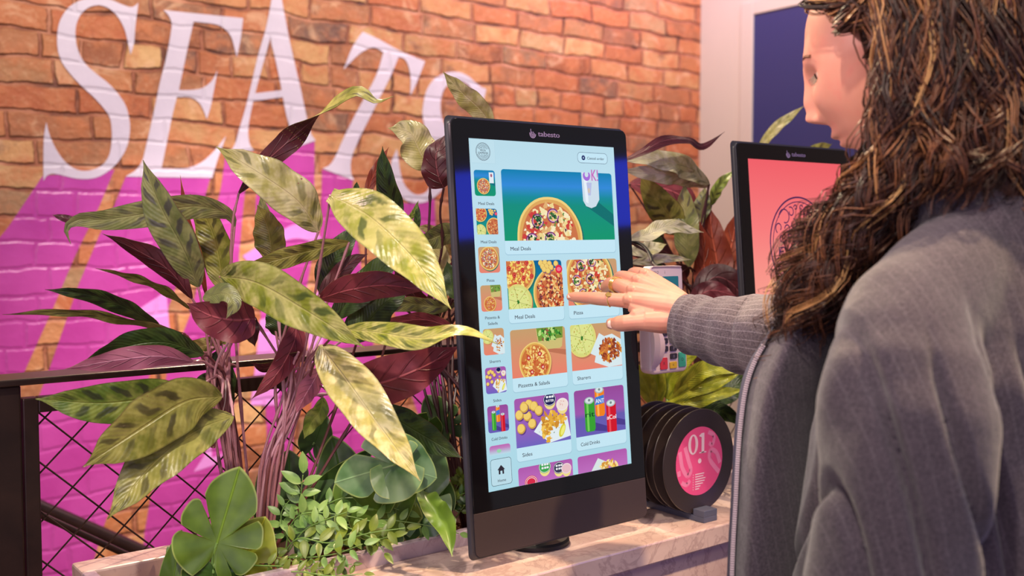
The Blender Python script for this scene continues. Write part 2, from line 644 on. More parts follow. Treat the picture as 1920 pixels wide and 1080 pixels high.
def marble_mat(name, c1, c2, vein):
    t = NT(name)
    co = t.t.nodes.new('ShaderNodeNewGeometry').outputs['Position']
    w = t.noise(co, 3.2, 5, .6, 1.5)
    v = t.m('ABSOLUTE', t.m('SUBTRACT', t.noise(co, 5.5, 5, .62, 2.2), .5))
    vm = t.m('SUBTRACT', 1.0, t.sstep(v, .0, .035))
    v2 = t.m('ABSOLUTE', t.m('SUBTRACT', t.noise(co, 14, 4, .6, 1.2), .5))
    vm2 = t.m('MULTIPLY', t.m('SUBTRACT', 1.0, t.sstep(v2, .0, .02)), .5)
    c = t.mix(t.sstep(w, .3, .7), c1, c2)
    c = t.mix(t.m('MULTIPLY', t.m('ADD', vm, vm2, clamp=True), .38), c, vein)
    t.set(color=c, rough=.22, spec=.55)
    return t.mat


M_marble = marble_mat('pink_veined_marble', srgb(216, 190, 182), srgb(190, 158, 152), srgb(140, 108, 110))
M_marble2 = marble_mat('pale_marble_rim', srgb(200, 178, 188), srgb(182, 158, 168), srgb(150, 122, 132))
X0, X1 = .352, 3.45
YF, YR, YB0, YB = 1.022, 1.183, 1.335, 1.385
ct = empty('marble_counter', (X0, YF, 0), 'long pink veined marble counter carrying both ordering kiosks, with a trough for plants', 'counter')
b = MB(); b.box((X0, YF, CT - .032), (X1, YR, CT)); bevel(b.build('worktop', M_marble, ct, smooth=False), .0025)
b = MB(); b.box((X0 + .015, YF + .014, 0), (X1 - .015, YR, CT - .032)); b.build('front_panel', M_marble, ct, smooth=False)
tr_ = empty('planting_trough', (X0, YR, 0), 'long pale marble planting trough along the back of the counter before the fence', 'planter')
b = MB()
b.box((X0, YR, 0), (X1, YR + .016, CT + .021))
bevel(b.build('trough_front_rim', M_marble2, tr_, smooth=False), .003)
b = MB(); b.box((X0, YB0, .0), (X1, YB, CT + .021)); bevel(b.build('trough_back_rim', M_marble, tr_, smooth=False), .003)
b = MB(); b.box((X0, YR + .016, .0), (X0 + .016, YB0, CT + .021)); bevel(b.build('end_panel', M_marble2, tr_, smooth=False), .002)
b = MB(); b.box((X0 + .016, YR + .012, CT - .09), (X1, YB0, CT - .06)); b.build('trough_floor', M_marble2, tr_, smooth=False)

# soil / bark chips: stuff
def soil_mat():
    t = NT('bark_chip_soil')
    co = t.t.nodes.new('ShaderNodeNewGeometry').outputs['Position']
    vo = t.t.nodes.new('ShaderNodeTexVoronoi'); vo.inputs['Scale'].default_value = 70
    t.l(co, vo.inputs['Vector'])
    c = t.mix(t.m('FRACT', t.m('MULTIPLY', t.sep(vo.outputs['Color'])[0], 3.1)), srgb(72, 42, 30), srgb(176, 116, 80))
    t.set(color=c, rough=.85)
    return t.mat


M_soil = soil_mat()
rs = random.Random(4)
b = MB()
nx, ny = 180, 12
vs = []
for i in range(nx + 1):
    for j in range(ny + 1):
        x = X0 + .016 + (X1 - .05 - X0) * i / nx
        y = YR + .016 + (YB0 - YR - .016) * j / ny
        vs.append((x, y, CT - .022 + .010 * math.sin(x * 31 + j) * math.sin(y * 47 + i * .7) + rs.uniform(-.003, .003)))
fs = [(i * (ny + 1) + j, (i + 1) * (ny + 1) + j, (i + 1) * (ny + 1) + j + 1, i * (ny + 1) + j + 1) for i in range(nx) for j in range(ny)]
b.add(vs, fs)
for k in range(900):
    x = rs.uniform(X0 + .03, 1.7); y = rs.uniform(YR + .025, YB0 - .01)
    z = CT - .014
    a = rs.uniform(0, 6.28); L = rs.uniform(.005, .012); Wd = rs.uniform(.003, .006)
    e = Vector((math.cos(a), math.sin(a), rs.uniform(-.5, .5))) * L
    g = Vector((-math.sin(a), math.cos(a), rs.uniform(-.4, .4))) * Wd
    h = Vector((0, 0, .003))
    c = Vector((x, y, z))
    p = [c - e - g, c + e - g * .6, c + e * .8 + g, c - e * .9 + g * .8]
    b.add(p + [q + h for q in p], [(3, 2, 1, 0), (4, 5, 6, 7), (0, 1, 5, 4), (1, 2, 6, 5), (2, 3, 7, 6), (3, 0, 4, 7)])
tag(b.build('bark_chips', M_soil, smooth=False), 'brown bark chips filling the planting trough of the marble counter', 'soil', kind='stuff')

# ---- black steel fence behind the counter, with wire diamond mesh
def steel_mat():
    t = NT('dark_bronze_steel')
    co = t.t.nodes.new('ShaderNodeNewGeometry').outputs['Position']
    c = t.mix(t.noise(co, 18, 4, .6, .8), srgb(34, 26, 26), srgb(70, 50, 44))
    t.set(color=c, rough=.33, metal=.55)
    return t.mat


M_steel = steel_mat()
FY = 1.43
fence = empty('steel_fence', (.30, FY, 0), 'dark steel fence with diamond wire mesh behind the planted counter', 'fence')
xr = on_y(40, 900, FY).x
b = MB(); b.box((xr - .052, FY - .012, 0), (xr, FY + .04, 1.206)); bevel(b.build('post', M_steel, fence, smooth=False), .003)
xe = 2.75
b = MB(); b.box((xe, FY - .012, 0), (xe + .05, FY + .04, 1.206)); bevel(b.build('post', M_steel, fence, smooth=False), .003)
b = MB(); b.box((xr - .5, FY - .022, 1.206), (xe + .1, FY + .045, 1.215)); bevel(b.build('handrail', M_steel, fence, smooth=False), .002)
xf = xr + .002
xf2 = xe - .002
b = MB()
b.box((xf, FY - .01, .12), (xf + .019, FY + .01, 1.187)); b.box((xf2 - .019, FY - .01, .12), (xf2, FY + .01, 1.187))
b.box((xf + .019, FY - .01, 1.167), (xf2 - .019, FY + .01, 1.187)); b.box((xf + .019, FY - .01, .12), (xf2 - .019, FY + .01, .14))
bevel(b.build('mesh_frame', M_steel, fence, smooth=False), .0015)
# wire: diamond cells
b = MB()
na = on_y(86.2, 875.6, FY); nb = on_y(136.6, 911.5, FY); nc = on_y(171, 872, FY); nd = on_y(87.4, 965.4, FY)
ne = on_y(233.6, 985.8, FY)
d1 = (ne - na) / 3
d2 = nd - nb
print('wire diag', d1, d2)
WX = (abs(d1.x) + abs(d2.x)); WZ = (abs(d1.z) + abs(d2.z))
# slope of the two wire families
lo, hi = (xf + .018, .13), (xf2 - .018, 1.17)
def clipline(p, d):
    ts = []
    for ax in (0, 1):
        if abs(d[ax]) > 1e-9:
            a = (lo[ax] - p[ax]) / d[ax]; c = (hi[ax] - p[ax]) / d[ax]
            ts.append((min(a, c), max(a, c)))
    t0 = max(a for a, c in ts); t1 = min(c for a, c in ts)
    return (t0, t1) if t1 > t0 else None
for fam, (dv, ov) in enumerate(((d1, d2), (d2, d1))):
    for k in range(-45, 46):
        p = (na.x + ov.x * k, na.z + ov.z * k)
        r = clipline(p, (dv.x, dv.z))
        if not r: continue
        yy = FY + (.0011 if fam else -.0011)
        q = [(p[0] + dv.x * t, yy, p[1] + dv.z * t) for t in r]
        b.tube(q, .00125, 6)
b.build('wire_mesh', M_steel, fence)
# stair handrails running down beyond the fence
for Y, pa, pb, r, lab in ((2.7, (60, 946), (290, 1046), .020, 'thick dark stair handrail sloping down beside the purple wall, seen low through the wire mesh'),
                          (1.9, (60, 958), (250, 1046), .006, 'thin dark rail sloping down just below the thick stair handrail behind the mesh')):
    A = on_y(*pa, Y); B = on_y(*pb, Y)
    d = B - A
    A = A - d * 1.4; B = B + d * .9
    h = empty('stair_handrail', (A.x, Y, 0), lab, 'handrail')
    b = MB(); b.tube([A, B], r, 12); b.build('rail', M_steel, h)
    for t in (.3, .97):
        q = A + (B - A) * t
        b = MB()
        if Y > 2.5:
            b.tube([q, q + Vector((0, 0, -.05)), q + Vector((0, WY - Y, -.06))], .008, 8)
            b.build('bracket', M_steel, h)
        else:
            b.tube([(q.x, q.y, 0), q], .008, 8)
            b.build('post', M_steel, h)
# ------------------------------------------------------------------ ordering kiosks
M_housing = simple('graphite_plastic', srgb(52, 50, 58), .42)
M_glass = NT('black_front_glass').set(color=srgb(12, 10, 14), rough=.055, spec=.55).mat
M_cover = simple('matte_dark_brown_metal', srgb(58, 46, 47), .5, 0)
M_edge = simple('pale_glass_edge', srgb(120, 118, 130), .25)
M_logo = simple('pale_lilac_print', srgb(196, 170, 206), .5)
M_blackrub = simple('black_rubber', srgb(22, 20, 22), .5)


def ui_mat():
    t = NT('lit_display_image')
    at_ = t.t.nodes.new('ShaderNodeAttribute'); at_.attribute_name = 'Col'
    t.set(color=(0, 0, 0, 1), rough=.3, spec=.12, emit=at_.outputs['Color'], estr=.92)
    return t.mat


M_ui = ui_mat()
TL = Vector((.7979, 1.1122, CAMZ + .1297))
EX = Vector((1, 0, .006)).normalized()
UPV = Vector((-.0135, .0748, .9972)).normalized()
NO = EX.cross(UPV).normalized()          # out of the screen, towards the customer
ROOT = Vector((.931, 1.132, CT))


def K(u, v, h=0.0):
    """millimetres on the screen (right, down, out) -> world"""
    return TL + EX * (u / 1000) - UPV * (v / 1000) + NO * (h / 1000)


def rrect(u0, v0, u1, v1, r, n=6):
    r = min(r, (u1 - u0) / 2, (v1 - v0) / 2)
    out = []
    for cx, cy, a0 in ((u1 - r, v0 + r, -90), (u1 - r, v1 - r, 0), (u0 + r, v1 - r, 90), (u0 + r, v0 + r, 180)):
        for i in range(n + 1):
            a = R(a0 + 90 * i / n)
            out.append((cx + r * math.cos(a), cy + r * math.sin(a)))
    return out


def clip(poly, box):
    if box is None: return poly
    u0, v0, u1, v1 = box
    for ax, lim, sg in ((0, u0, 1), (0, u1, -1), (1, v0, 1), (1, v1, -1)):
        out = []
        for i in range(len(poly)):
            a, b_ = poly[i - 1], poly[i]
            ia = (a[ax] - lim) * sg >= 0; ib = (b_[ax] - lim) * sg >= 0
            if ia != ib:
                t = (lim - a[ax]) / (b_[ax] - a[ax])
                out.append((a[0] + (b_[0] - a[0]) * t, a[1] + (b_[1] - a[1]) * t))
            if ib: out.append(b_)
        poly = out
        if len(poly) < 3: return []
    return poly


class UI:
    """flat display graphics; every new shape lies a hair in front of the last layer"""

    def __init__(s, base=1.0):
        s.mb = MB(); s.h = base; s.step = .004

    def poly(s, pts, c, box=None, grad=None):
        pts = clip(list(pts), box)
        if len(pts) < 3: return
        a2 = sum(pts[i - 1][0] * pts[i][1] - pts[i][0] * pts[i - 1][1] for i in range(len(pts)))
        if a2 > 0: pts = pts[::-1]
        s.h += s.step
        if grad:
            v0, v1, c2 = grad
            cols = []
            for p in pts:
                t = min(max((p[1] - v0) / (v1 - v0), 0), 1)
                cols.append(tuple(c[k] * (1 - t) + c2[k] * t for k in range(3)) + (1,))
        else:
            cols = c
        vs = [K(p[0], p[1], s.h) for p in pts]
        n = len(pts)
        if n > 4 and not grad:
            cx = sum(p[0] for p in pts) / n; cy = sum(p[1] for p in pts) / n
        s.mb.add(vs, [tuple(range(n))], 0, None, cols)

    def hgrad(s, u0, v0, u1, v1, stops, r=0, box=None, rows=14, rb=0):
        """rectangle with rounded top corners filled by a vertical gradient of several stops"""
        s.h += s.step

        def colr(t):
            for (t0, ca), (t1, cb) in zip(stops, stops[1:]):
                if t <= t1:
                    k = (t - t0) / max(t1 - t0, 1e-6)
                    return tuple(ca[i] * (1 - k) + cb[i] * k for i in range(3)) + (1,)
            return stops[-1][1]
        ys = sorted(set([i / rows for i in range(rows + 1)] + [t for t, _ in stops] + [r * q / (v1 - v0) for q in (.1, .25, .45, .7, 1)] + [1 - rb * q / (v1 - v0) for q in (.1, .25, .45, .7, 1)]))
        vs, cs, fs = [], [], []
        for t in ys:
            v = v0 + (v1 - v0) * t
            ins = 0
            if r and v < v0 + r: ins = r - math.sqrt(max(r * r - (v0 + r - v) ** 2, 0))
            if rb and v > v1 - rb: ins = rb - math.sqrt(max(rb * rb - (v - v1 + rb) ** 2, 0))
            if box and v > box[3]:
                v = box[3]
            for u in (u0 + ins, u1 - ins):
                vs.append(K(u, v, s.h)); cs.append(colr(t))
        for i in range(len(ys) - 1):
            fs.append((2 * i, 2 * i + 2, 2 * i + 3, 2 * i + 1))
        s.mb.add(vs, fs, 0, None, cs)

    def ell(s, cx, cy, rx, ry, c, box=None, n=28, wob=0, seed=0, rot=0):
        rr = random.Random(seed)
        ph = [rr.uniform(0, 6.28) for _ in range(4)]
        out = []
        ca, sa = math.cos(rot), math.sin(rot)
        for i in range(n):
            a = 2 * math.pi * i / n
            k = 1 + wob * (math.sin(3 * a + ph[0]) * .5 + math.sin(5 * a + ph[1]) * .35 + math.sin(8 * a + ph[2]) * .25)
            x, y = rx * k * math.cos(a), ry * k * math.sin(a)
            out.append((cx + x * ca - y * sa, cy + x * sa + y * ca))
        s.poly(out, c, box)

    def line(s, pts, w, c, box=None, closed=False):
        s.h += s.step
        P_ = [Vector(p) for p in pts]
        n = len(P_)
        L_, R_ = [], []
        for i in range(n):
            a = P_[(i - 1) % n] if (closed or i) else P_[0]
            b_ = P_[(i + 1) % n] if (closed or i < n - 1) else P_[-1]
            d = (b_ - a)
            if d.length < 1e-9: d = Vector((1, 0))
            d.normalize()
            q = Vector((-d.y, d.x)) * w / 2
            L_.append(P_[i] + q); R_.append(P_[i] - q)
        for i in range(n if closed else n - 1):
            j = (i + 1) % n
            pl = clip([tuple(L_[i]), tuple(L_[j]), tuple(R_[j]), tuple(R_[i])], box)
            if len(pl) < 3: continue
            a2 = sum(pl[k - 1][0] * pl[k][1] - pl[k][0] * pl[k - 1][1] for k in range(len(pl)))
            if a2 > 0: pl = pl[::-1]
            s.mb.add([K(p[0], p[1], s.h) for p in pl], [tuple(range(len(pl)))], 0, None, c)

    def ring(s, cx, cy, rx, ry, w, c, box=None, a0=0, a1=360, n=40):
        pts = [(cx + rx * math.cos(R(a0 + (a1 - a0) * i / n)), cy + ry * math.sin(R(a0 + (a1 - a0) * i / n))) for i in range(n + 1)]
        s.line(pts, w, c, box)

    def text(s, txt, u0, v, u1, c, size, center=False, bold=0.0):
        """text on baseline v fitted between u0 and u1"""
        vs, fs = text_mesh(txt)
        x0 = min(p[0] for p in vs); x1 = max(p[0] for p in vs)
        k = (u1 - u0) / (x1 - x0)
        s.h += s.step
        s.mb.add([K(u0 + (p[0] - x0) * k, v - p[1] * size, s.h) for p in vs], fs, 0, None, c)
        if bold:
            s.mb.add([K(u0 + (p[0] - x0) * k + bold, v - p[1] * size, s.h) for p in vs], fs, 0, None, c)

    def build(s, name, parent):
        return s.mb.build(name, M_ui, parent, smooth=False)


_tc = {}


def text_mesh(txt):
    if txt in _tc: return _tc[txt]
    cu = bpy.data.curves.new('t', 'FONT')
    cu.body = txt
    cu.resolution_u = 3
    o = bpy.data.objects.new('t', cu)
    COL.objects.link(o)
    dg = bpy.context.evaluated_depsgraph_get()
    dg.update()
    me = bpy.data.meshes.new_from_object(o.evaluated_get(dg))
    vs = [tuple(v.co)[:2] for v in me.vertices]
    fs = [tuple(p.vertices) for p in me.polygons]
    bpy.data.objects.remove(o, do_unlink=True)
    bpy.data.meshes.remove(me)
    bpy.data.curves.remove(cu)
    _tc[txt] = (vs, fs)
    return vs, fs


def q(r, g, b):
    c = srgb(r, g, b)
    return (c[0], c[1], c[2], 1)


W_BG = q(186, 220, 232); W_CARD = q(196, 230, 243); W_SH = q(160, 198, 216); INK = q(62, 62, 74); NAVY = q(26, 30, 92)


# ---- food pictures
def pizza(ui, cx, cy, r, kind, box, seed=1, ry=None, detail=1.0):
    rr = random.Random(seed)
    ry = ry or r
    def E(dx, dy, a, b_, c, wob=.12, rot=None):
        ui.ell(cx + dx * r, cy + dy * ry, a * r, b_ * ry, c, box, 12 if a < .12 else 24, wob, rr.random(), rr.uniform(0, 3) if rot is None else rot)
    ui.ell(cx + .05 * r, cy + .06 * ry, r * 1.01, ry * 1.02, q(40, 110, 100) if kind in ('veg', 'pepp') and box and box[3] < 240 else q(190, 120, 90), box, 40)
    if kind == 'dough':
        ui.ell(cx, cy, r, ry, q(226, 212, 120), box, 40, .01, 3)
        ui.ell(cx, cy, r * .93, ry * .93, q(214, 216, 126), box, 40, .015, 5)
        ui.ell(cx, cy, r * .8, ry * .8, q(222, 226, 140), box, 40, .03, 6)
        for i in range(int(80 * detail)):
            a = rr.uniform(0, 6.28); d = math.sqrt(rr.random()) * .85
            E(d * math.cos(a), d * math.sin(a), .035, .03, rr.choice([q(168, 186, 66), q(226, 226, 150), q(190, 150, 70)]), .3)
        for a in (15, 75, 135, 195, 255, 315):
            ui.line([(cx, cy), (cx + .93 * r * math.cos(R(a)), cy + .93 * ry * math.sin(R(a)))], .014 * r + .1, q(130, 130, 62), box)
        for i in range(6):
            E(rr.uniform(-.06, .06), rr.uniform(-.06, .06), .07, .05, q(50, 120, 40), .4)
        return
    ui.ell(cx, cy, r, ry, q(240, 208, 120), box, 44, .014, seed)
    ui.ell(cx, cy, r * .94, ry * .94, q(222, 168, 84), box, 44, .014, seed)
    ui.ell(cx, cy, r * .86, ry * .86, q(204, 116, 62), box, 44, .02, seed + 1)
    base = {'veg': [q(248, 234, 190), q(244, 228, 170), q(238, 214, 140), q(226, 176, 110), q(206, 66, 48)],
            'pepp': [q(250, 230, 140), q(246, 214, 100), q(238, 190, 84), q(220, 120, 66)],
            'beef': [q(206, 104, 60), q(170, 70, 46), q(242, 206, 140), q(240, 190, 110), q(120, 56, 44)],
            'pasta': [q(246, 214, 130), q(232, 180, 90), q(200, 90, 50)]}[kind]
    for i in range(int(210 * detail)):
        a = rr.uniform(0, 6.28); d = math.sqrt(rr.random()) * .80
        sz = rr.uniform(.04, .10)
        E(d * math.cos(a), d * math.sin(a), sz, sz * .7, rr.choice(base), .3)
    if kind == 'veg':
        for k in range(7):
            a = k * .9 + .4; d = .56 if k < 6 else 0
            dx, dy = d * math.cos(a), d * math.sin(a)
            ui.ring(cx + dx * r, cy + dy * ry, .17 * r, .16 * ry, .030 * r, q(120, 52, 110), box, 0, 330, 20)
            ui.ring(cx + dx * r, cy + dy * ry, .145 * r, .135 * ry, .018 * r, q(226, 180, 210), box, 0, 330, 20)
            for i in range(int(9 * detail)):
                E(dx + rr.uniform(-.1, .1), dy + rr.uniform(-.1, .1), .045, .03, rr.choice([q(34, 84, 34), q(70, 124, 50), q(52, 30, 40)]), .5)
        for i in range(int(40 * detail)):
            a = rr.uniform(0, 6.28); d = math.sqrt(rr.random()) * .8
            E(d * math.cos(a), d * math.sin(a), rr.uniform(.025, .05), .025, rr.choice([q(38, 90, 36), q(70, 36, 48), q(250, 240, 214), q(96, 140, 60)]), .5)
    if kind == 'pepp':
        for k in range(9):
            a = k * 2.4; d = .25 + .07 * k
            dx, dy = d * math.cos(a), d * math.sin(a)
            E(dx, dy, .12, .115, q(196, 48, 40), .05); E(dx, dy, .085, .08, q(216, 84, 60), .2); E(dx + .02, dy, .03, .03, q(120, 24, 30), .2)
    if kind == 'beef':
        for i in range(int(90 * detail)):
            a = rr.uniform(0, 6.28); d = math.sqrt(rr.random()) * .82
            E(d * math.cos(a), d * math.sin(a), rr.uniform(.03, .07), .028, rr.choice([q(96, 36, 34), q(70, 34, 30), q(250, 220, 170), q(214, 60, 40), q(120, 50, 80)]), .5)
    if kind == 'pasta':
        for i in range(int(26 * detail)):
            a = rr.uniform(0, 6.28); d = math.sqrt(rr.random()) * .7
            E(d * math.cos(a), d * math.sin(a), .12, .035, rr.choice([q(250, 226, 150), q(236, 196, 110)]), .1)
        for k in range(4):
            a = k * 1.6 + .5
            E(.5 * math.cos(a), .5 * math.sin(a), .13, .12, q(190, 44, 44), .1); E(.5 * math.cos(a), .5 * math.sin(a), .07, .06, q(236, 190, 170), .3)


def can(ui, cx, v0, v1, w, c1_, c2_, box, word=None, wc=None, top=True, wv=.5, ws=1):
    if v0 < box[1]: pass
    ui.poly(clip([(cx - w / 2, v0 + w * .12), (cx + w / 2, v0 + w * .12), (cx + w / 2, v1 - w * .2), (cx + w * .36, v1), (cx - w * .36, v1), (cx - w / 2, v1 - w * .2)], box), c1_)
    ui.poly(clip([(cx - w * .3, v0 + w * .2), (cx - w * .1, v0 + w * .2), (cx - w * .1, v1 - 1), (cx - w * .3, v1 - 1)], box), c2_)
    if top:
        ui.ell(cx, v0 + w * .16, w * .46, w * .26, q(170, 186, 190), box); ui.ell(cx, v0 + w * .15, w * .36, w * .19, q(214, 226, 226), box)
        ui.ell(cx, v0 + w * .13, w * .12, w * .1, q(120, 140, 140), box, 12)
    if word:
        ui.text(word, cx - w * .47, v0 + (v1 - v0) * wv, cx + w * .47, wc, w * .42 * ws, bold=w * .03)


def nugget(ui, cx, cy, r, box, seed, cols=(q(240, 206, 110), q(206, 160, 70))):
    ui.ell(cx + r * .18, cy + r * .2, r, r, q(96, 60, 130), box, 20)
    ui.ell(cx, cy, r, r * .96, cols[1], box, 20, .04, seed)
    ui.ell(cx - r * .08, cy - r * .1, r * .82, r * .78, cols[0], box, 20, .05, seed)


def pot(ui, cx, cy, r, lid, box, txt=None):
    ui.ell(cx, cy + r * .4, r * .85, r * .8, q(238, 220, 140), box, 24)
    ui.ell(cx, cy, r, r * .8, lid, box, 24)
    ui.ring(cx, cy, r * .9, r * .7, r * .06, q(236, 236, 240), box)
    if txt:
        for i, w in enumerate(txt):
            if not w:
                for q_ in (-.55, -.1, .3):
                    ui.poly(rrect(cx + q_ * r, cy - r * (.42 - i * .42), cx + (q_ + .34) * r, cy - r * (.16 - i * .42), r * .05), q(236, 236, 240), box)
                continue
            ui.text(w, cx - r * .62, cy - r * .12 + i * r * .42, cx + r * .62, q(240, 240, 244), r * .42, bold=r * .03)


def blobs(ui, cx, cy, sx, sy, cols, n, sz, box, seed):
    rr = random.Random(seed)
    for i in range(n):
        a = rr.uniform(0, 6.28); d = math.sqrt(rr.random())
        ui.ell(cx + d * sx * math.cos(a), cy + d * sy * math.sin(a), sz * rr.uniform(.6, 1.3), sz * rr.uniform(.4, .9), rr.choice(cols), box, 10, .4, rr.random(), rr.uniform(0, 3))


TAN = [(0, q(198, 158, 110)), (1, q(232, 130, 108))]
PUR = [(0, q(166, 88, 170)), (.55, q(150, 96, 186)), (1, q(112, 100, 190))]
PINK = [(0, q(176, 90, 172)), (1, q(190, 110, 190))]


def pic(ui, kind, u0, v0, u1, v1, r=3, rb=0, s=1, detail=1.0):
    """one food picture filling a rectangle; s = scale of its contents"""
    box = (u0, v0, u1, v1)
    W_, H_ = u1 - u0, v1 - v0
    X = lambda a: u0 + W_ * a
    Y = lambda a: v0 + H_ * a
    if kind == 'hero':
        ui.hgrad(u0, v0, u1, v1, [(0, q(16, 128, 172)), (.22, q(52, 138, 214)), (.38, q(24, 140, 150)), (.5, q(22, 142, 120)), (1, q(20, 150, 104))], r, rb=rb, rows=26)
        if rb == 0:
            ui.poly([(X(.80), Y(.36)), (X(1), Y(.62)), (X(1), Y(.8)), (X(.72), Y(.48))], q(18, 112, 104), box)
            pizza(ui, X(.395), Y(.985), W_ * .292, 'veg', box, 7, detail=1.3)
            ui.poly(clip([(X(.705), v0), (X(.865), v0), (X(.865), Y(.40)), (X(.83), Y(.5)), (X(.785), Y(.53)), (X(.735), Y(.5)), (X(.71), Y(.42))], box), q(206, 222, 232))
            ui.poly(clip([(X(.72), v0), (X(.76), v0), (X(.76), Y(.46)), (X(.735), Y(.44))], box), q(232, 240, 246))
            ui.ell(X(.755), Y(.05), W_ * .035, H_ * .075, q(166, 110, 214), box, 20); ui.ell(X(.755), Y(.03), W_ * .018, H_ * .04, q(206, 222, 232), box, 16)
            ui.text('K!', X(.80), Y(.12), X(.862), q(200, 110, 190), 24, bold=.6)
            ui.poly([(X(.75), Y(.15)), (X(.80), Y(.15)), (X(.785), Y(.34)), (X(.76), Y(.34))], q(184, 190, 226), box)
            ui.ell(X(.77), Y(.27), 2.4, 4, q(212, 196, 176), box)
        else:
            ui.poly([(X(.72), Y(.4)), (X(1), Y(.5)), (X(1), Y(.62)), (X(.7), Y(.5))], q(18, 112, 124), box)
            pizza(ui, X(.43), Y(.62), W_ * .31, 'veg', box, 9, detail=.45)
            ui.poly([(X(.7), Y(.08)), (X(.92), Y(.08)), (X(.92), Y(.5)), (X(.7), Y(.5))], q(226, 236, 240), box); ui.ell(X(.81), Y(.2), 1.6, 2.4, q(170, 90, 110), box, 12)
    elif kind == 'mix':
        ui.hgrad(u0, v0, u1, v1, [(0, q(10, 96, 150)), (.35, q(14, 120, 150)), (.6, q(24, 146, 130)), (1, q(30, 152, 110))], r, rb=rb)
        pizza(ui, X(.20), Y(.20), W_ * .31, 'pepp', box, 11, detail=detail * .8)
        pizza(ui, X(.82), Y(.72), W_ * .37, 'beef', box, 12, detail=detail)
        pizza(ui, X(.16), Y(.86), W_ * .25, 'dough', box, 13, detail=detail)
        for i, (a, b_) in enumerate([(.6, .06), (.68, .05), (.76, .08), (.63, .13), (.71, .14), (.79, .16), (.66, .2), (.73, .23), (.88, .08)]):
            nugget(ui, X(a), Y(b_), W_ * .045, box, i)
        ui.ell(X(.93), Y(.2), W_ * .065, W_ * .06, q(226, 40, 70), box); ui.ell(X(.93), Y(.2), W_ * .04, W_ * .03, q(240, 120, 140), box)
    elif kind == 'pizza':
        ui.hgrad(u0, v0, u1, v1, TAN, r, rb=rb)
        if rb: pizza(ui, X(.5), Y(.45), W_ * .46, 'veg', box, 15, detail=.5)
        else: pizza(ui, X(.44), Y(.44), W_ * .47, 'veg', box, 15, detail=detail)
    elif kind == 'pizzetta':
        ui.hgrad(u0, v0, u1, v1, TAN, r, rb=rb)
        ui.poly([(X(.56), Y(.42)), (X(1), Y(.5)), (X(1), Y(.62)), (X(.62), Y(.5))], q(190, 116, 86), box)
        ui.poly([(X(.46), Y(.02)), (X(.97), Y(.02)), (X(.93), Y(.42)), (X(.89), Y(.46)), (X(.55), Y(.46)), (X(.5), Y(.42))], q(206, 190, 120), box)
        ui.poly([(X(.47), Y(.0)), (X(.96), Y(.0)), (X(.95), Y(.24)), (X(.5), Y(.28))], q(120, 150, 60), box)
        blobs(ui, X(.71), Y(.14), W_ * .2, H_ * .13, [q(60, 140, 50), q(120, 190, 80), q(190, 220, 130), q(40, 100, 40), q(150, 90, 70)], int(60 * detail), W_ * .03, box, 5)
        pizza(ui, X(.42) if not rb else X(.42), Y(.72), W_ * .29, 'pasta', box, 16, detail=.7 * detail)
    elif kind == 'sharers':
        ui.hgrad(u0, v0, u1, v1, TAN, r, rb=rb)
        pizza(ui, X(.22), Y(.30), W_ * .28, 'dough', box, 17, detail=detail)
        ui.poly([(X(.37), Y(.66)), (X(.56), Y(.22)), (X(.66), Y(.30)), (X(.82), Y(.26)), (X(1.0), Y(.40)), (X(1.0), Y(.98)), (X(.72), Y(1.0)), (X(.44), Y(.86)), (X(.47), Y(.72))], q(216, 232, 236), box)
        blobs(ui, X(.76), Y(.62), W_ * .22, H_ * .26, [q(176, 84, 40), q(204, 116, 56), q(140, 60, 36), q(226, 160, 60)], int(110 * detail), W_ * .035, box, 6)
    elif kind == 'sides':
        ui.hgrad(u0, v0, u1, v1, PUR, r, rb=rb)
        for i, (a, b_) in enumerate([(.17, .18), (.26, .15), (.35, .2), (.08, .34), (.22, .38), (.43, .3), (.30, .55), (.1, .62), (.17, .2)]):
            nugget(ui, X(a), Y(b_), W_ * .075, box, i)
        pot(ui, X(.64), Y(.1), W_ * .12, q(26, 30, 84), box, ['', 'BUTTER'] if detail > .7 else None)
        pot(ui, X(.87), Y(.24), W_ * .115, q(240, 222, 214), box); blobs(ui, X(.87), Y(.22), W_ * .05, H_ * .06, [q(206, 90, 90)], int(12 * detail), .6, box, 3)
        ui.poly([(X(.32), Y(.72)), (X(.5), Y(.45)), (X(.95), Y(.5)), (X(1), Y(.92)), (X(.6), Y(1)), (X(.48), Y(.86))], q(226, 236, 240), box)
        blobs(ui, X(.62), Y(.55), W_ * .16, H_ * .2, [q(226, 170, 60), q(244, 200, 90), q(206, 140, 50)], int(50 * detail), W_ * .045, box, 7)
        blobs(ui, X(.55), Y(.78), W_ * .09, H_ * .18, [q(226, 170, 60), q(244, 200, 90), q(206, 140, 50)], int(34 * detail), W_ * .04, box, 8)
        blobs(ui, X(.84), Y(.53), W_ * .1, H_ * .07, [q(226, 170, 60), q(240, 190, 80), q(196, 130, 50)], int(24 * detail), W_ * .035, box, 9)
        blobs(ui, X(.6), Y(.65), W_ * .2, H_ * .25, [q(50, 110, 50)], int(16 * detail), W_ * .008, box, 10)
        ui.ell(X(.84), Y(.78), W_ * .05, H_ * .15, q(214, 206, 60), box, 20, rot=.5); ui.ell(X(.85), Y(.78), W_ * .03, H_ * .11, q(240, 236, 120), box, 20, rot=.5)
    elif kind == 'drinks':
        ui.hgrad(u0, v0, u1, v1, [(0, q(150, 74, 152)), (.5, q(158, 88, 172)), (.62, q(104, 92, 172)), (1, q(104, 92, 180))], r, rb=rb)
        ui.poly([(X(.35), Y(.72)), (X(.68), Y(.88)), (X(.66), Y(.98)), (X(.3), Y(.9))], q(76, 60, 140), box)
        ui.poly([(X(.8), Y(.7)), (X(1), Y(.78)), (X(1), Y(.9)), (X(.8), Y(.85))], q(76, 60, 140), box)
        T = detail > .7
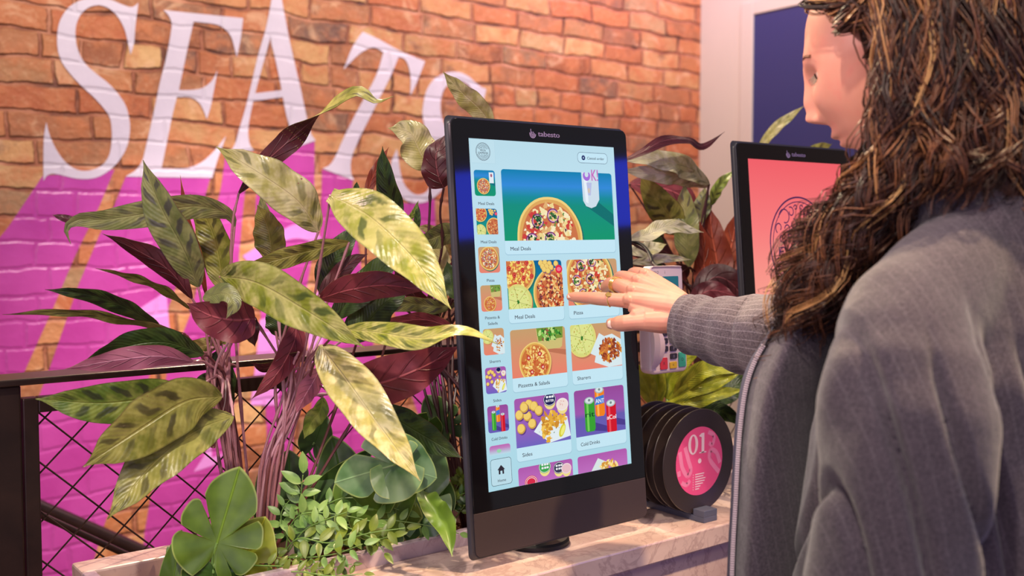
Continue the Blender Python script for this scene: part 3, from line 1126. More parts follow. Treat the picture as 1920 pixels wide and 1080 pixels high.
        can(ui, X(.50), Y(.0), Y(.62), W_ * .19, q(240, 130, 30), q(250, 180, 90), box)
        ui.poly([(X(.41), Y(.2)), (X(.59), Y(.16)), (X(.59), Y(.34)), (X(.41), Y(.37))], q(60, 120, 210), box)
        if T: ui.text('ANT', X(.415), Y(.33), X(.585), q(244, 248, 250), 9, bold=.3)
        can(ui, X(.29), Y(.20), Y(.92), W_ * .2, q(56, 160, 50), q(120, 204, 90), box)
        if T: ui.text('rit', X(.20), Y(.60), X(.38), q(20, 70, 40), 11, bold=.4)
        can(ui, X(.72), Y(.32), Y(1.03), W_ * .2, q(206, 24, 44), q(232, 80, 90), box)
        if T: ui.text('aCol', X(.625), Y(.72), X(.815), q(248, 240, 244), 9, bold=.3)
    elif kind == 'dips':
        ui.hgrad(u0, v0, u1, v1, PINK, r)
        for cx, cy, c, w in ((.40, .2, q(70, 170, 80), ['', '']), (.73, .32, q(70, 60, 90), ['', '']), (.88, .36, q(226, 190, 200), None), (.16, .78, q(214, 50, 80), None)):
            if cy * H_ < H_: pot(ui, X(cx), Y(cy), W_ * .11, c, box, w if cy < .5 else None)
        ui.poly([(X(.6), Y(.62)), (X(.9), Y(.7)), (X(.9), Y(1)), (X(.55), Y(1))], q(226, 216, 230), box)
        ui.ring(X(.16), Y(.78), W_ * .07, W_ * .05, .6, q(244, 220, 230), box)
    elif kind == 'kids':
        ui.hgrad(u0, v0, u1, v1, PINK, r)
        ui.poly([(X(.28), Y(1)), (X(.42), Y(.42)), (X(.55), Y(.5)), (X(.6), Y(1))], q(226, 236, 230), box)
        blobs(ui, X(.6), Y(.95), W_ * .18, H_ * .3, [q(240, 200, 90), q(250, 226, 150), q(214, 150, 60)], 60, W_ * .03, box, 12)
    elif kind == 'fade':
        ui.hgrad(u0, v0, u1, v1, [(0, q(190, 100, 176)), (.35, q(190, 130, 190)), (1, W_BG)], r)
        ui.ell(X(.45), Y(.62), 4, 2.6, q(150, 214, 170), box, 16)


def housing(root):
    """the hardware of one kiosk, the same for both"""
    o = rrect(-26, -26, 295.5, 560, 9, 8)
    b = MB()
    # rounded shell: stacked outlines
    prof = [(-1.2, -2.2), (0, -3.2), (0, -7.5), (-1.5, -9.5), (-5, -11)]
    vs, n = [], len(o)
    cu, cv = 134, 267
    for ins, h in prof:
        for (u, v) in o:
            du = -1 if u > cu else 1; dv = -1 if v > cv else 1
            vs.append(K(u - du * ins * -1 * 1.0, v - dv * ins * -1 * 1.0, h) if ins else K(u, v, h))
    fs = [tuple(range(n))]
    for k in range(len(prof) - 1):
        for i in range(n):
            j = (i + 1) % n
            fs.append((k * n + i, (k + 1) * n + i, (k + 1) * n + j, k * n + j))
    fs.append(tuple(reversed(range((len(prof) - 1) * n, len(prof) * n))))
    b.add(vs, fs)
    b.build('housing', M_housing, root, recalc=True)
    # glass front (upper) and matte cover (lower)
    def plate(poly, h0, h1, name, m):
        b = MB()
        n = len(poly)
        a = sum(poly[i - 1][0] * poly[i][1] - poly[i][0] * poly[i - 1][1] for i in range(n))
        b.add([K(u, v, h1) for u, v in poly] + [K(u, v, h0) for u, v in poly],
              [tuple(range(n)), tuple(reversed(range(n, 2 * n)))] + [(i, i + n, (i + 1) % n + n, (i + 1) % n) for i in range(n)])
        x = b.build(name, m, root, smooth=False, recalc=True)
        bevel(x, .0006, 2)
        return x
    up_ = [p for p in o if p[1] < 300]; lo_ = [p for p in o if p[1] >= 300]
    upper = [(u, v) for u, v in o if v < 300] + []
    # order: top-right corner ... split at v=501
    tr = o[:9]; br = o[9:18]; bl = o[18:27]; tl = o[27:36]
    plate(tr + [(295.5, 501), (-26, 501)] + tl, -2.6, 0, 'front_glass', M_glass)
    plate([(295.5, 501.3)] + br + bl + [(-26, 501.3)], -2.6, 0, 'lower_cover', M_cover)
    # pale edge line of the glass
    b = MB()
    pts = [K(-26.1, v, -2.9) for v in range(-16, 550, 10)]
    b.tube(pts, .00045, 6); b.build('glass_edge', M_edge, root)
    # maker's wordmark
    b = UI(.05)
    txt = MB()
    vs, fs = text_mesh('tabesto')
    x0 = min(p[0] for p in vs); x1 = max(p[0] for p in vs)
    txt.add([K(121.5 + (p[0] - x0) / (x1 - x0) * 40, -9.0 - p[1] * 10.5, .08) for p in vs], fs)
    txt.add([K(121.9 + (p[0] - x0) / (x1 - x0) * 40, -9.0 - p[1] * 10.5, .08) for p in vs], fs)
    u = UI(.06)
    for r, w, a0, a1 in ((5.2, 1.1, 0, 180), (3.2, 1.0, 0, 180), (1.2, .9, 0, 180)):
        u.ring(112, -11.5, r, r, w, (1, 1, 1, 1), None, a0, a1, 16)
        for sx in ((-1,) if r > 4 else (-1, 1)):
            top = {5.2: -13.5, 3.2: -18.6 if sx < 0 else -13, 1.2: -15}[r]
            u.line([(112 + sx * r, -11.5), (112 + sx * r, top)], w, (1, 1, 1, 1))
    txt.add(u.mb.v, u.mb.f)
    txt.build('maker_wordmark', M_logo, root, smooth=False)
    # stand
    b = MB()
    b.lathe(ROOT, [(.046, 0), (.050, .001), (.050, .006), (.047, .009), (.028, .0105)], 48); b.build('base_disc', M_blackrub, root)
    b = MB()
    b.tube([ROOT + Vector((0, 0, .008)), ROOT + Vector((0, 0, .16)), ROOT + Vector((0, .0, .24))], [.019, .019, .017], 20)
    b.box(tuple(ROOT + Vector((-.04, -.030, .20))), tuple(ROOT + Vector((.04, .006, .28))))
    b.build('stand_neck', M_housing, root)


k1 = empty('ordering_kiosk', ROOT, 'tall self-order kiosk with bright pale blue food menu on its touch screen, finger touching it', 'kiosk', None)
housing(k1)


def display(root, bgstops, name='display'):
    u = UI(.10); u.step = .0
    u.hgrad(0, 0, 268, 476, bgstops, rows=8)
    d = u.build(name, root)
    return d


d1_ = display(k1, [(0, W_BG), (.12, q(190, 224, 236)), (1, q(172, 216, 230))])
# header logo
u = UI(.12)
u.poly(rrect(2, 1, 43, 33, 1), q(192, 224, 235))
u.line(rrect(2, 1, 43, 33, 1), .25, q(170, 204, 218), closed=True)
cx, cy = 22.8, 17.2
u.ring(cx, cy, 12, 12, .55, INK); u.ring(cx, cy, 10.9, 10.9, .35, INK)
for k in range(24):
    a = 2 * math.pi * k / 24
    for rad, rr_ in ((9.3, 1.1), (7.0, 1.0)):
        if abs(math.sin(a)) * rad > 2.6:
            u.ring(cx + rad * math.cos(a), cy + rad * math.sin(a), rr_, rr_ * .8, .34, INK, None, 40 * k, 40 * k + 250, 9)
for k in range(8):
    a = 2 * math.pi * (k + .5) / 8
    if abs(math.sin(a)) > .5: u.ring(cx + 4.6 * math.cos(a), cy + 4.9 * math.sin(a), 1.1, .9, .34, INK, None, 0, 300, 9)
u.text('PIZZA', cx - 4.6, cy - .5, cx + 4.6, INK, 3.3, bold=.15); u.text('EXPRESS', cx - 8.2, cy + 3.0, cx + 8.2, INK, 3.5, bold=.15)
tag(u.build('header_logo', d1_), 'round black line emblem at the top left of the menu')
# cancel button
u = UI(.12)
u.poly(rrect(194.2, 10.3, 253.7, 25.6, 6), W_CARD); u.line(rrect(194.2, 10.3, 253.7, 25.6, 6), .5, q(44, 56, 84), closed=True)
u.ell(205.6, 18.1, 3.6, 3.6, NAVY); u.line([(204.3, 16.8), (206.9, 19.4)], .6, W_CARD); u.line([(206.9, 16.8), (204.3, 19.4)], .6, W_CARD)
u.text('Cancel order', 213, 20.2, 247, INK, 5.6, bold=.1)
u.build('cancel_button', d1_)
cards = [('hero', 51.5, 39.7, 260, 138.6, 157.5, 'Meal Deals', 59.8, 95.8, 152.2),
         ('mix', 51.3, 166.6, 151.2, 233, 252.2, 'Meal Deals', 59.8, 95.6, 246.8),
         ('pizza', 160.9, 167, 260.3, 233.2, 252.2, 'Pizza', 168.8, 186.4, 246.6),
         ('pizzetta', 51.3, 261.7, 150.8, 328.2, 347.4, 'Pizzetta & Salads', 60.1, 116.5, 341.6),
         ('sharers', 160.7, 261.6, 260.4, 327.6, 347.4, 'Sharers', 168.7, 194.7, 341.4),
         ('sides', 51.6, 356.4, 150.8, 424.2, 443.2, 'Sides', 60.4, 77.9, 437.2),
         ('drinks', 161, 356.4, 260.2, 423.6, 443.2, 'Cold Drinks', 169.0, 206.2, 437.2),
         ('dips', 51.8, 451.8, 151, 475.9, None, None, 0, 0, 0),
         ('kids', 161, 451.6, 260, 475.9, None, None, 0, 0, 0)]
for kind, a, b_, c, d, cb, lab, l0, l1, lv in cards:
    u = UI(.12)
    if cb:
        u.poly(rrect(a - .5, b_ - .2, c + .8, cb + 1.0, 5), W_SH); u.poly(rrect(a - .2, b_ - .4, c + .3, cb, 5), W_CARD)
    if kind in ('dips', 'kids'):
        hh = 66
        bx = (a, b_, c, d)
        # picture continues below the edge of the display: only its top is lit
        u.hgrad(a, b_, c, d, PINK, 4)
        X = lambda t: a + (c - a) * t
        if kind == 'dips':
            for fx, fy, rr_, cc, w in ((.48, 4.5, 11, q(60, 164, 80), ['', '']), (.74, 9.5, 10.5, q(58, 54, 84), ['', '']), (.88, 12.5, 9.5, q(230, 190, 196), None), (.22, 22, 11.5, q(214, 44, 74), None)):
                pot(u, X(fx), b_ + fy, rr_, cc, bx, w)
            u.ring(X(.22), b_ + 22, 8, 6, 1.0, q(240, 214, 226), bx)
        else:
            u.poly([(X(.26), b_ + 24), (X(.40), b_ + 7), (X(.56), b_ + 14), (X(.6), b_ + 24)], q(214, 228, 226), bx)
            blobs(u, X(.62), b_ + 22, 18, 8, [q(240, 200, 90), q(250, 226, 150), q(214, 150, 60)], 60, 3, bx, 12)
    else:
        pic(u, kind, a, b_, c, d, 4.5, 0, 1, 1.0)
    if lab: u.text(lab, l0, lv, l1, INK, 7.4, bold=.15)
    u.build('menu_card', d1_)
side = [('hero', 42.4, 77.4, ['Meal Deals'], 89.6, (9.6, 36.2)), ('mix', 94.6, 129.6, ['Meal Deals'], 141.6, (9.8, 36.2)), ('pizza', 146.4, 181.7, ['Pizza'], 193.7, (16.4, 29.2)),
        ('pizzetta', 198.4, 233.8, ['Pizzetta &', 'Salads'], 244.2, (10.2, 35)), ('sharers', 257.3, 292.8, ['Sharers'], 303.6, (13.4, 32.2)),
        ('sides', 309.7, 345, ['Sides'], 356.6, (16, 29.6)), ('drinks', 361.7, 397.8, ['Cold Drinks'], 408.3, (9.6, 36.4))]
for kind, v0, v1, lab, lv, (l0, l1) in side:
    u = UI(.12)
    pic(u, kind, 5.2, v0, 40.6, v1, 4, 4, .35, .35)
    for i, t in enumerate(lab):
        ww = (l1 - l0) * (1 if i == 0 else .66); cc = (l0 + l1) / 2
        u.text(t, cc - ww / 2, lv + i * 8.0, cc + ww / 2, INK, 5.4, bold=.1)
    u.build('category_button', d1_)
u = UI(.12); pic(u, 'fade', 5.2, 415.2, 40.8, 428, 4); u.build('category_button', d1_)
u = UI(.12)
u.poly(rrect(5.6, 433.8, 40.6, 469.5, 4), W_BG); u.line(rrect(5.6, 433.8, 40.6, 469.5, 4), .55, q(34, 42, 56), closed=True)
u.poly([(23, 442.5), (29.5, 449), (27.6, 449), (27.6, 455), (24.8, 455), (24.8, 450.5), (21.4, 450.5), (21.4, 455), (18.6, 455), (18.6, 449), (16.6, 449)][::1], q(50, 44, 54))
u.text('Home', 16.4, 465.2, 30.2, INK, 5.6, bold=.1)
u.build('home_button', d1_)
# vertical hairline beside the category column
# ---- second kiosk: same hardware, copied, with a coral welcome screen
k2 = k1.copy(); COL.objects.link(k2)
k2.location = ROOT + Vector((.587, 0.004, 0))
tag(k2, 'second self-order kiosk showing a coral welcome screen with a round line emblem, behind the hair', 'kiosk')
for ch in list(k1.children):
    if ch.name.startswith('display'): continue
    c = ch.copy(); COL.objects.link(c); c.parent = k2
u = UI(.10); u.step = 0
u.hgrad(0, 0, 268, 476, [(0, q(240, 96, 104)), (.25, q(248, 124, 124)), (.6, q(250, 170, 150)), (1, q(250, 200, 160))], rows=14)
d2_ = u.mb.build('display', M_ui, k1, smooth=False)
d2_.parent = k2; d2_.location = (0, 0, 0)
u = UI(.12)
LC = q(74, 36, 84)
cx, cy = 132, 148
u.ring(cx, cy, 84, 84, 3.0, LC, n=90); u.ring(cx, cy, 76, 76, 1.8, LC, n=90)
for sx in (-1, 1):
    for sy in (-1, 1):
        for (dx, dy, r_, a0, a1) in ((40, 48, 17, 0, 300), (22, 58, 9, 60, 380), (58, 30, 10, -60, 240), (16, 36, 10, 90, 400), (34, 28, 8, 0, 320), (50, 12, 9, 200, 460), (8, 66, 5, 0, 330)):
            pts = [(cx + sx * (dx + r_ * math.cos(R(a)) * (1 - .5 * (a - a0) / (a1 - a0))), cy + sy * (dy + r_ * math.sin(R(a)) * (1 - .5 * (a - a0) / (a1 - a0)))) for a in range(int(a0), int(a1), 10)]
            u.line(pts, 2.2, LC)
u.text('PIZZA', cx - 34, cy - 4, cx + 34, LC, 24, bold=.9); u.text('EXPRESS', cx - 62, cy + 20, cx + 62, LC, 24, bold=.9)
d2e = u.mb.build('welcome_emblem', M_ui, k1, smooth=False)
d2e.parent = d2_; d2e.location = (0, 0, 0)

# ------------------------------------------------------------------ card terminal beside the first kiosk
M_twhite = simple('off_white_plastic', srgb(222, 200, 204), .38)
M_tscreen = NT('terminal_screen').set(color=srgb(20, 60, 74), rough=.2, emit=srgb(36, 116, 128), estr=.5).mat
M_key = simple('dark_keys', srgb(52, 44, 54), .5)
M_red = simple('red_key', srgb(214, 56, 70), .45); M_yel = simple('yellow_key', srgb(228, 186, 40), .45); M_grn = simple('green_key', srgb(60, 170, 140), .45)
M_legend = simple('grey_key_legend', srgb(150, 146, 156), .6)
tc = at(1254, 600, 1.56)
TX, TZ = tc.x, tc.z
TY = on_y(1254, 600, 1.078).y
tw = .0375
ter = empty('card_terminal', (TX, TY + .03, TZ - .083), 'white hand-sized card payment terminal mounted upright beside the first kiosk, behind the hand', 'terminal')


def T(u, v, h=0):   # mm from terminal top-left (right, down, towards customer); leans back a little
    lean = .05
    return Vector((TX - tw + u / 1000, TY - h / 1000 + (v and -(v - 82) / 1000 * lean or 0), TZ + .083 - v / 1000))


def tplate(poly, h0, h1, name, m, par=ter, bv=.0012):
    b = MB(); n = len(poly)
    b.add([T(u, v, h1) for u, v in poly] + [T(u, v, h0) for u, v in poly],
          [tuple(range(n)), tuple(reversed(range(n, 2 * n)))] + [(i, i + n, (i + 1) % n + n, (i + 1) % n) for i in range(n)])
    x = b.build(name, m, par, smooth=False, recalc=True)
    if bv: bevel(x, bv, 3)
    return x


body = tplate(rrect(0, 0, 75, 92, 8), -16, 0, 'screen_housing', M_twhite, bv=.003)
low = tplate(rrect(-3, 84, 78, 165, 10), -24, 3, 'keypad_housing', M_twhite, bv=.005)
scr = tplate(rrect(5, 16, 64, 66, 1.5), -.5, .6, 'terminal_display', M_tscreen, bv=0)
b = MB()
vs, fs = text_mesh('SOLO')
x0 = min(p[0] for p in vs); x1 = max(p[0] for p in vs)
b.add([T(7 + (p[0] - x0) / (x1 - x0) * 14, 11.5 - p[1] * 6, .1) for p in vs], fs)
vs, fs = text_mesh('i'); b.add([T(34 + p[0] * 7, 12 - p[1] * 8, .1) for p in vs], fs)
b.build('printed_marks', M_key, ter, smooth=False)
for r_ in range(4):
    for c_ in range(3):
        if r_ == 3 and c_ != 1: continue
        u0, v0 = 18 + c_ * 19.5, 98 + r_ * 12.2
        k_ = tplate(rrect(u0, v0, u0 + 15, v0 + 8.6, 2.5), 2.5, 5, 'key', M_key, bv=.0008)
        ch = str(r_ * 3 + c_ + 1) if r_ < 3 else '0'
        vs, fs = text_mesh(ch)
        b = MB(); b.add([T(u0 + 5.6 + p[0] * 6, v0 + 6.5 - p[1] * 6, 5.05) for p in vs], fs); b.build('key_legend', M_legend, k_, smooth=False)
for u0, v0, u1, v1, m in ((15, 140, 31, 158, M_red), (36, 147.5, 52, 158, M_yel), (56, 134, 72, 157, M_grn)):
    k_ = tplate(rrect(u0, v0, u1, v1, 2), 2.5, 4.6, 'key', m, bv=.0008)
    tag(k_, {M_red: 'red key', M_yel: 'yellow key', M_grn: 'green key'}[m])
    ch = {M_red: 'X', M_yel: '<', M_grn: 'O'}[m]
    vs, fs = text_mesh(ch)
    b = MB(); b.add([T((u0 + u1) / 2 - 3 + p[0] * 7, (v0 + v1) / 2 + 2 - p[1] * 7, 4.65) for p in vs], fs); b.build('key_legend', M_key, k_, smooth=False)
# privacy shield: curved flap to the left of the keypad
b = MB()
vs, fs = [], []
NN = 14
for i in range(NN + 1):
    v = 88 + (158 - 88) * i / NN
    hgt = 17 * math.sin(math.pi * min(1, (i / NN) * .9 + .12)) ** .7
    for (u, h) in ((-2.5, 1), (-3.5, hgt * .6), (0 + 2, hgt), (2 + 10 * math.sin(math.pi * i / NN) ** .6, hgt * 1.02), (3.5, hgt - 1.4), (-1, hgt * .5), (0, 1)):
        vs.append(T(u, v, h + 1))
for i in range(NN):
    for j in range(7):
        fs.append((i * 7 + j, i * 7 + (j + 1) % 7, (i + 1) * 7 + (j + 1) % 7, (i + 1) * 7 + j))
fs += [tuple(range(7)), tuple(reversed(range(NN * 7, NN * 7 + 7)))]
b.add(vs, fs); b.build('privacy_shield', M_twhite, ter, recalc=True)
# bracket arm to the counter and the cable
b = MB()
b.box(tuple(T(20, 72, -17)), tuple(T(55, 112, -30)))
b.tube([T(38, 90, -28), T(38, 90, -38), Vector((ROOT.x + .11, ROOT.y + .005, T(38, 92).z)), Vector((ROOT.x + .045, ROOT.y + .002, T(38, 92).z))], .006, 10)
b.build('mounting_arm', M_blackrub, ter)
pts = crom([at(1176, 452, 1.66), at(1198, 456, 1.65), at(1214, 470, 1.63), at(1224, 492, 1.60), T(28, 2, -9)], 8)
b = MB(); b.tube(pts, .0028, 8)
tag(b.build('power_cable', M_blackrub), 'black cable curling out from behind the first kiosk to the white card terminal', 'cable')

# ------------------------------------------------------------------ vinyl records in a slotted rack
M_vinyl = NT('black_vinyl')
_r = M_vinyl
co = _r.coord('Object'); x_, y_, z_ = _r.sep(co)
rad = _r.m('SQRT', _r.m('ADD', _r.m('MULTIPLY', x_, x_), _r.m('MULTIPLY', z_, z_)))
_r.set(color=srgb(50, 40, 40), rough=.36, spec=.6)
_r.bump(_r.m('SINE', _r.m('MULTIPLY', rad, 5200.0)), .25, .0004)
M_vinyl = _r.mat
M_pinklabel = simple('hot_pink_label', srgb(238, 84, 142), .45)
M_pinklabel2 = simple('light_pink_print', srgb(246, 140, 182), .45)
M_whiteprint = simple('white_print', srgb(246, 214, 226), .5)
M_rack = simple('slate_grey_plastic', srgb(84, 88, 108), .4)
RX = 1.214; RR = .083
recs = [1.068 + .0195 * i for i in range(6)]
leans = [.0, .01, .0, .015, .0, .01]
ordw = ['front', 'second', 'third', 'fourth', 'fifth', 'rearmost']
rack = empty('record_rack', (RX, 1.045, CT), 'slate grey slotted rack holding a row of black vinyl records on the counter edge', 'rack')
b = MB()
y0_, y1_ = 1.043, 1.178
b.box((RX - .0155, y0_, CT), (RX + .0155, y1_, CT + .009))
edges = [y0_] + [v for y in recs for v in (y - .0022, y + .0022)] + [y1_]
for i in range(0, len(edges), 2):
    if edges[i + 1] - edges[i] > .003:
        b.box((RX - .0155, edges[i], CT + .009), (RX + .0155, edges[i + 1], CT + .019))
bevel(b.build('slotted_base', M_rack, rack, smooth=False), .0008)
for i, y in enumerate(recs):
    c = Vector((RX + (.0 if i == 0 else .002 * (-1) ** i), y, CT + .0095 + RR))
    lab = {0: 'front vinyl record with a hot pink label printed 01, standing in the slotted rack',
           5: 'rearmost black vinyl record in the slotted rack, nearest the planting trough'}.get(i, '%s black vinyl record counted from the pink labelled front record in the rack' % ordw[i])
    rc = empty('vinyl_record', (c.x, c.y, c.z - RR), lab, 'record', 'vinyl records standing in the rack')
    n = 72
    ax = Vector((0, -1, leans[i] * 0)).normalized()
    b = MB()
    b.lathe((0, 0, 0), [(.0035, .0006), (.029, .0006), (.0295, .0008), (.080, .0008), (.082, .0011), (RR, .0), (.082, -.0011), (.080, -.0008), (.0295, -.0008), (.0035, -.0006)], n, 0, ax)
    vs = [Vector(p) for p in b.v]
    dk = b.build('disc', M_vinyl, None)
    dk.parent = rc; dk.location = (0, 0, RR)
    lb = MB()
    lb.lathe((0, 0, 0), [(.0035, .0009), (.0545, .0009), (.0545, .0011), (.0035, .0011)], 56, 0, ax)
    if i == 0:
        lo_ = lb.build('paper_label', M_pinklabel, None); lo_.parent = rc; lo_.location = (0, 0, RR)
        pr = MB()
        def LP(x, z, h=.00125): return Vector((x, -h, z))
        vs, fs = text_mesh('0'); s_ = .040
        def put(txt, x0_, x1_, z0, hh, bold=0, m=0):
            vs, fs = text_mesh(txt)
            a = min(p[0] for p in vs); c_ = max(p[0] for p in vs); ym = min(p[1] for p in vs); yM = max(p[1] for p in vs)
            for d in ((0, bold) if bold else (0,)):
                pr.add([LP(x0_ + d + (p[0] - a) / (c_ - a) * (x1_ - x0_), z0 + (p[1] - ym) / (yM - ym) * hh, .00135) for p in vs], fs, m)
        # condensed serif 0 and 1
        def oval(cx, cz, rx, rz): return [(cx + rx * math.cos(2 * math.pi * k / 28), cz + rz * math.sin(2 * math.pi * k / 28)) for k in range(28)]
        O1, O2 = oval(-.0155, .028, .0115, .016), oval(-.0155, .028, .0052, .0135)
        for k in range(28):
            j = (k + 1) % 28
            pr.add([LP(*O1[k], .00135), LP(*O1[j], .00135), LP(*O2[j], .00135), LP(*O2[k], .00135)], [(0, 1, 2, 3)], 0)
        for pl in ([(.004, .0125), (.0105, .0125), (.0105, .044), (.004, .044)], [(-.001, .0120), (.0155, .0120), (.0155, .0140), (-.001, .0140)], [(-.0015, .0405), (.004, .044), (.004, .0375), (-.0015, .0395)]):
            pr.add([LP(*p_, .00136) for p_ in pl], [(0, 1, 2, 3)], 0)
        pr.build('label_number', M_whiteprint, None).parent = lo_
        pr = MB()
        for k, wl_ in enumerate((.021, .019, .024, .022, .018, .012, .009)):      # fine print, too small to read
            z_ = -.0215 - k * .0039
            pr.add([LP(-.010, z_, .00135), LP(-.010 + wl_, z_, .00135), LP(-.010 + wl_, z_ + .0017, .00135), LP(-.010, z_ + .0017, .00135)], [(0, 1, 2, 3)])
            pr.add([LP(-.0155, z_, .00135), LP(-.0143, z_, .00135), LP(-.0143, z_ + .0017, .00135), LP(-.0155, z_ + .0017, .00135)], [(0, 1, 2, 3)])
        pr.build('label_text', M_whiteprint, None).parent = lo_
        # swirls
        for curve, w in (([(-.046, .020), (-.040, -.005), (-.028, -.02), (-.020, -.012), (-.026, .004), (-.034, .026)], .008), ([(-.048, -.01), (-.044, -.026), (-.030, -.034), (-.022, -.028)], .007),
                         ([(.020, .044), (.034, .036), (.030, .022), (.022, .026)], .007), ([(.050, -.012), (.040, .008), (.026, .014), (.024, .0), (.038, -.016), (.047, -.024)], .008)):
            sw = MB()
            pts = [Vector((p[0], p[1])) for p in crom(curve, 8)]
            for a_, b2 in zip(pts, pts[1:]):
                d = (b2 - a_).normalized(); n_ = Vector((-d.y, d.x)) * w / 2
                quad = [a_ + n_, b2 + n_, b2 - n_, a_ - n_]
                if all(p_.length < .054 for p_ in quad):
                    sw.add([LP(p_.x, p_.y, .00118) for p_ in quad], [(0, 1, 2, 3)])
            sw.build('label_swirl', M_pinklabel2, None, smooth=False).parent = lo_
        hl = MB(); hl.lathe((0, 0, 0), [(.0, .0013), (.0040, .0014), (.0040, .0013)], 20, 0, ax)
        h_ = hl.build('centre_hole', M_whiteprint, None); h_.parent = rc; h_.location = (0, 0, RR)
    else:
        lo_ = lb.build('paper_label', M_pinklabel, None); lo_.parent = rc; lo_.location = (0, 0, RR)
# ------------------------------------------------------------------ foliage
def leaf_top(name, base, light, dark, sheen=.5, rough=.34, blotch=1.0, freq=6.5):
    """upper side of a patterned leaf: dark blotches on both sides of the midrib"""
    t = NT(name)
    uv = t.t.nodes.new('ShaderNodeUVMap').outputs[0]
    u, v, _ = t.sep(uv)
    geo = t.t.nodes.new('ShaderNodeNewGeometry').outputs['Position']
    n1 = t.noise(geo, 26, 3)
    av = t.m('ABSOLUTE', v)
    side = t.m('GREATER_THAN', v, 0.0)
    s = t.m('ADD', t.m('MULTIPLY', u, freq), t.m('MULTIPLY', av, -.9))
    s = t.m('ADD', s, t.m('MULTIPLY', side, .5))
    s = t.m('ADD', s, t.m('MULTIPLY_ADD', n1, 1.3, -.65))
    w = t.m('SINE', t.m('MULTIPLY', s, 6.2832))
    body = t.m('MULTIPLY', t.sstep(av, .10, .25), t.m('SUBTRACT', 1.0, t.sstep(av, .72, .92)))
    bl = t.m('MULTIPLY', t.m('MULTIPLY', t.sstep(w, .1, .8), body), t.m('MULTIPLY_ADD', t.sstep(t.noise(geo, 12, 2), .38, .62), .75, .25))
    c = t.mix(t.sstep(t.noise(geo, 60, 3), .35, .7), base, light)
    c = t.mix(t.m('MULTIPLY', t.sstep(t.noise(geo, 17, 3), .45, .7), .6), c, light)
    c = t.mix(t.m('MULTIPLY', bl, .85 * blotch), c, dark)
    mid = t.m('SUBTRACT', 1.0, t.sstep(av, .02, .06))
    c = t.mix(t.m('MULTIPLY', mid, .5), c, light)
    edge = t.sstep(av, .93, .99)
    c = t.mix(t.m('MULTIPLY', edge, .5), c, dark)
    t.set(color=c, rough=rough, spec=.5, sheen=.0)
    veins = t.m('SINE', t.m('MULTIPLY', t.m('ADD', t.m('MULTIPLY', u, 22.0), t.m('MULTIPLY', av, -4.0)), 6.2832))
    hh = t.m('ADD', t.m('MULTIPLY', veins, .10), t.m('ADD', t.m('MULTIPLY', t.noise(geo, 45, 3), 1.6), t.m('MULTIPLY', mid, -1.5)))
    t.bump(hh, .5, .0022)
    tr = t.t.nodes.new('ShaderNodeBsdfTranslucent'); t.l(c, tr.inputs[0])
    mx = t.t.nodes.new('ShaderNodeMixShader'); mx.inputs[0].default_value = .22
    out = t.t.nodes['Material Output']
    t.l(t.b.outputs[0], mx.inputs[1]); t.l(tr.outputs[0], mx.inputs[2]); t.l(mx.outputs[0], out.inputs[0])
    return t.mat


def leaf_under(name, c1_, c2_, rough=.42):
    t = NT(name)
    uv = t.t.nodes.new('ShaderNodeUVMap').outputs[0]
    u, v, _ = t.sep(uv)
    geo = t.t.nodes.new('ShaderNodeNewGeometry').outputs['Position']
    av = t.m('ABSOLUTE', v)
    c = t.mix(t.sstep(t.noise(geo, 30, 3), .3, .7), c1_, c2_)
    mid = t.m('SUBTRACT', 1.0, t.sstep(av, .02, .07))
    c = t.mix(t.m('MULTIPLY', mid, .55), c, tuple(min(1, k * 2.6 + .05) for k in c2_[:3]) + (1,))
    vs_ = t.m('FRACT', t.m('ADD', t.m('MULTIPLY', u, 7.0), t.m('MULTIPLY', av, -1.6)))
    vein = t.m('MULTIPLY', t.m('SUBTRACT', 1.0, t.sstep(t.m('ABSOLUTE', t.m('SUBTRACT', vs_, .5)), .02, .10)), t.m('SUBTRACT', 1.0, t.sstep(av, .5, .8)))
    c = t.mix(t.m('MULTIPLY', vein, .4), c, tuple(k * .45 for k in c1_[:3]) + (1,))
    t.set(color=c, rough=rough, spec=.45)
    t.bump(t.m('ADD', t.m('MULTIPLY', vein, 2.0), t.m('ADD', t.m('MULTIPLY', mid, 2.5), t.noise(geo, 45, 3))), .5, .0022)
    tr = t.t.nodes.new('ShaderNodeBsdfTranslucent'); t.l(c, tr.inputs[0])
    mx = t.t.nodes.new('ShaderNodeMixShader'); mx.inputs[0].default_value = .15
    out = t.t.nodes['Material Output']
    t.l(t.b.outputs[0], mx.inputs[1]); t.l(tr.outputs[0], mx.inputs[2]); t.l(mx.outputs[0], out.inputs[0])
    return t.mat


TOP = {'lime': leaf_top('lime_patterned_leaf', srgb(150, 158, 54), srgb(206, 200, 128), srgb(74, 92, 44), .5, .30),
       'cream': leaf_top('cream_patterned_leaf', srgb(186, 178, 104), srgb(224, 214, 164), srgb(84, 88, 44), .5, .27, .8),
       'ivory': leaf_top('lit_cream_patterned_leaf', srgb(206, 198, 140), srgb(236, 228, 190), srgb(110, 108, 60), .5, .27, .8),  # cream leaf with brighter light put into its colour, for plant D
       'olive': leaf_top('olive_patterned_leaf', srgb(120, 124, 48), srgb(172, 168, 90), srgb(62, 56, 40), .5, .34),
       'green': leaf_top('mid_green_patterned_leaf', srgb(96, 122, 44), srgb(150, 164, 76), srgb(52, 58, 44), .5, .34),
       'dark': leaf_top('dark_green_patterned_leaf', srgb(42, 64, 34), srgb(76, 98, 44), srgb(26, 34, 24), .4, .36),
       'grey': leaf_top('greyish_green_patterned_leaf', srgb(120, 128, 74), srgb(160, 160, 104), srgb(78, 74, 76), .4, .36)}
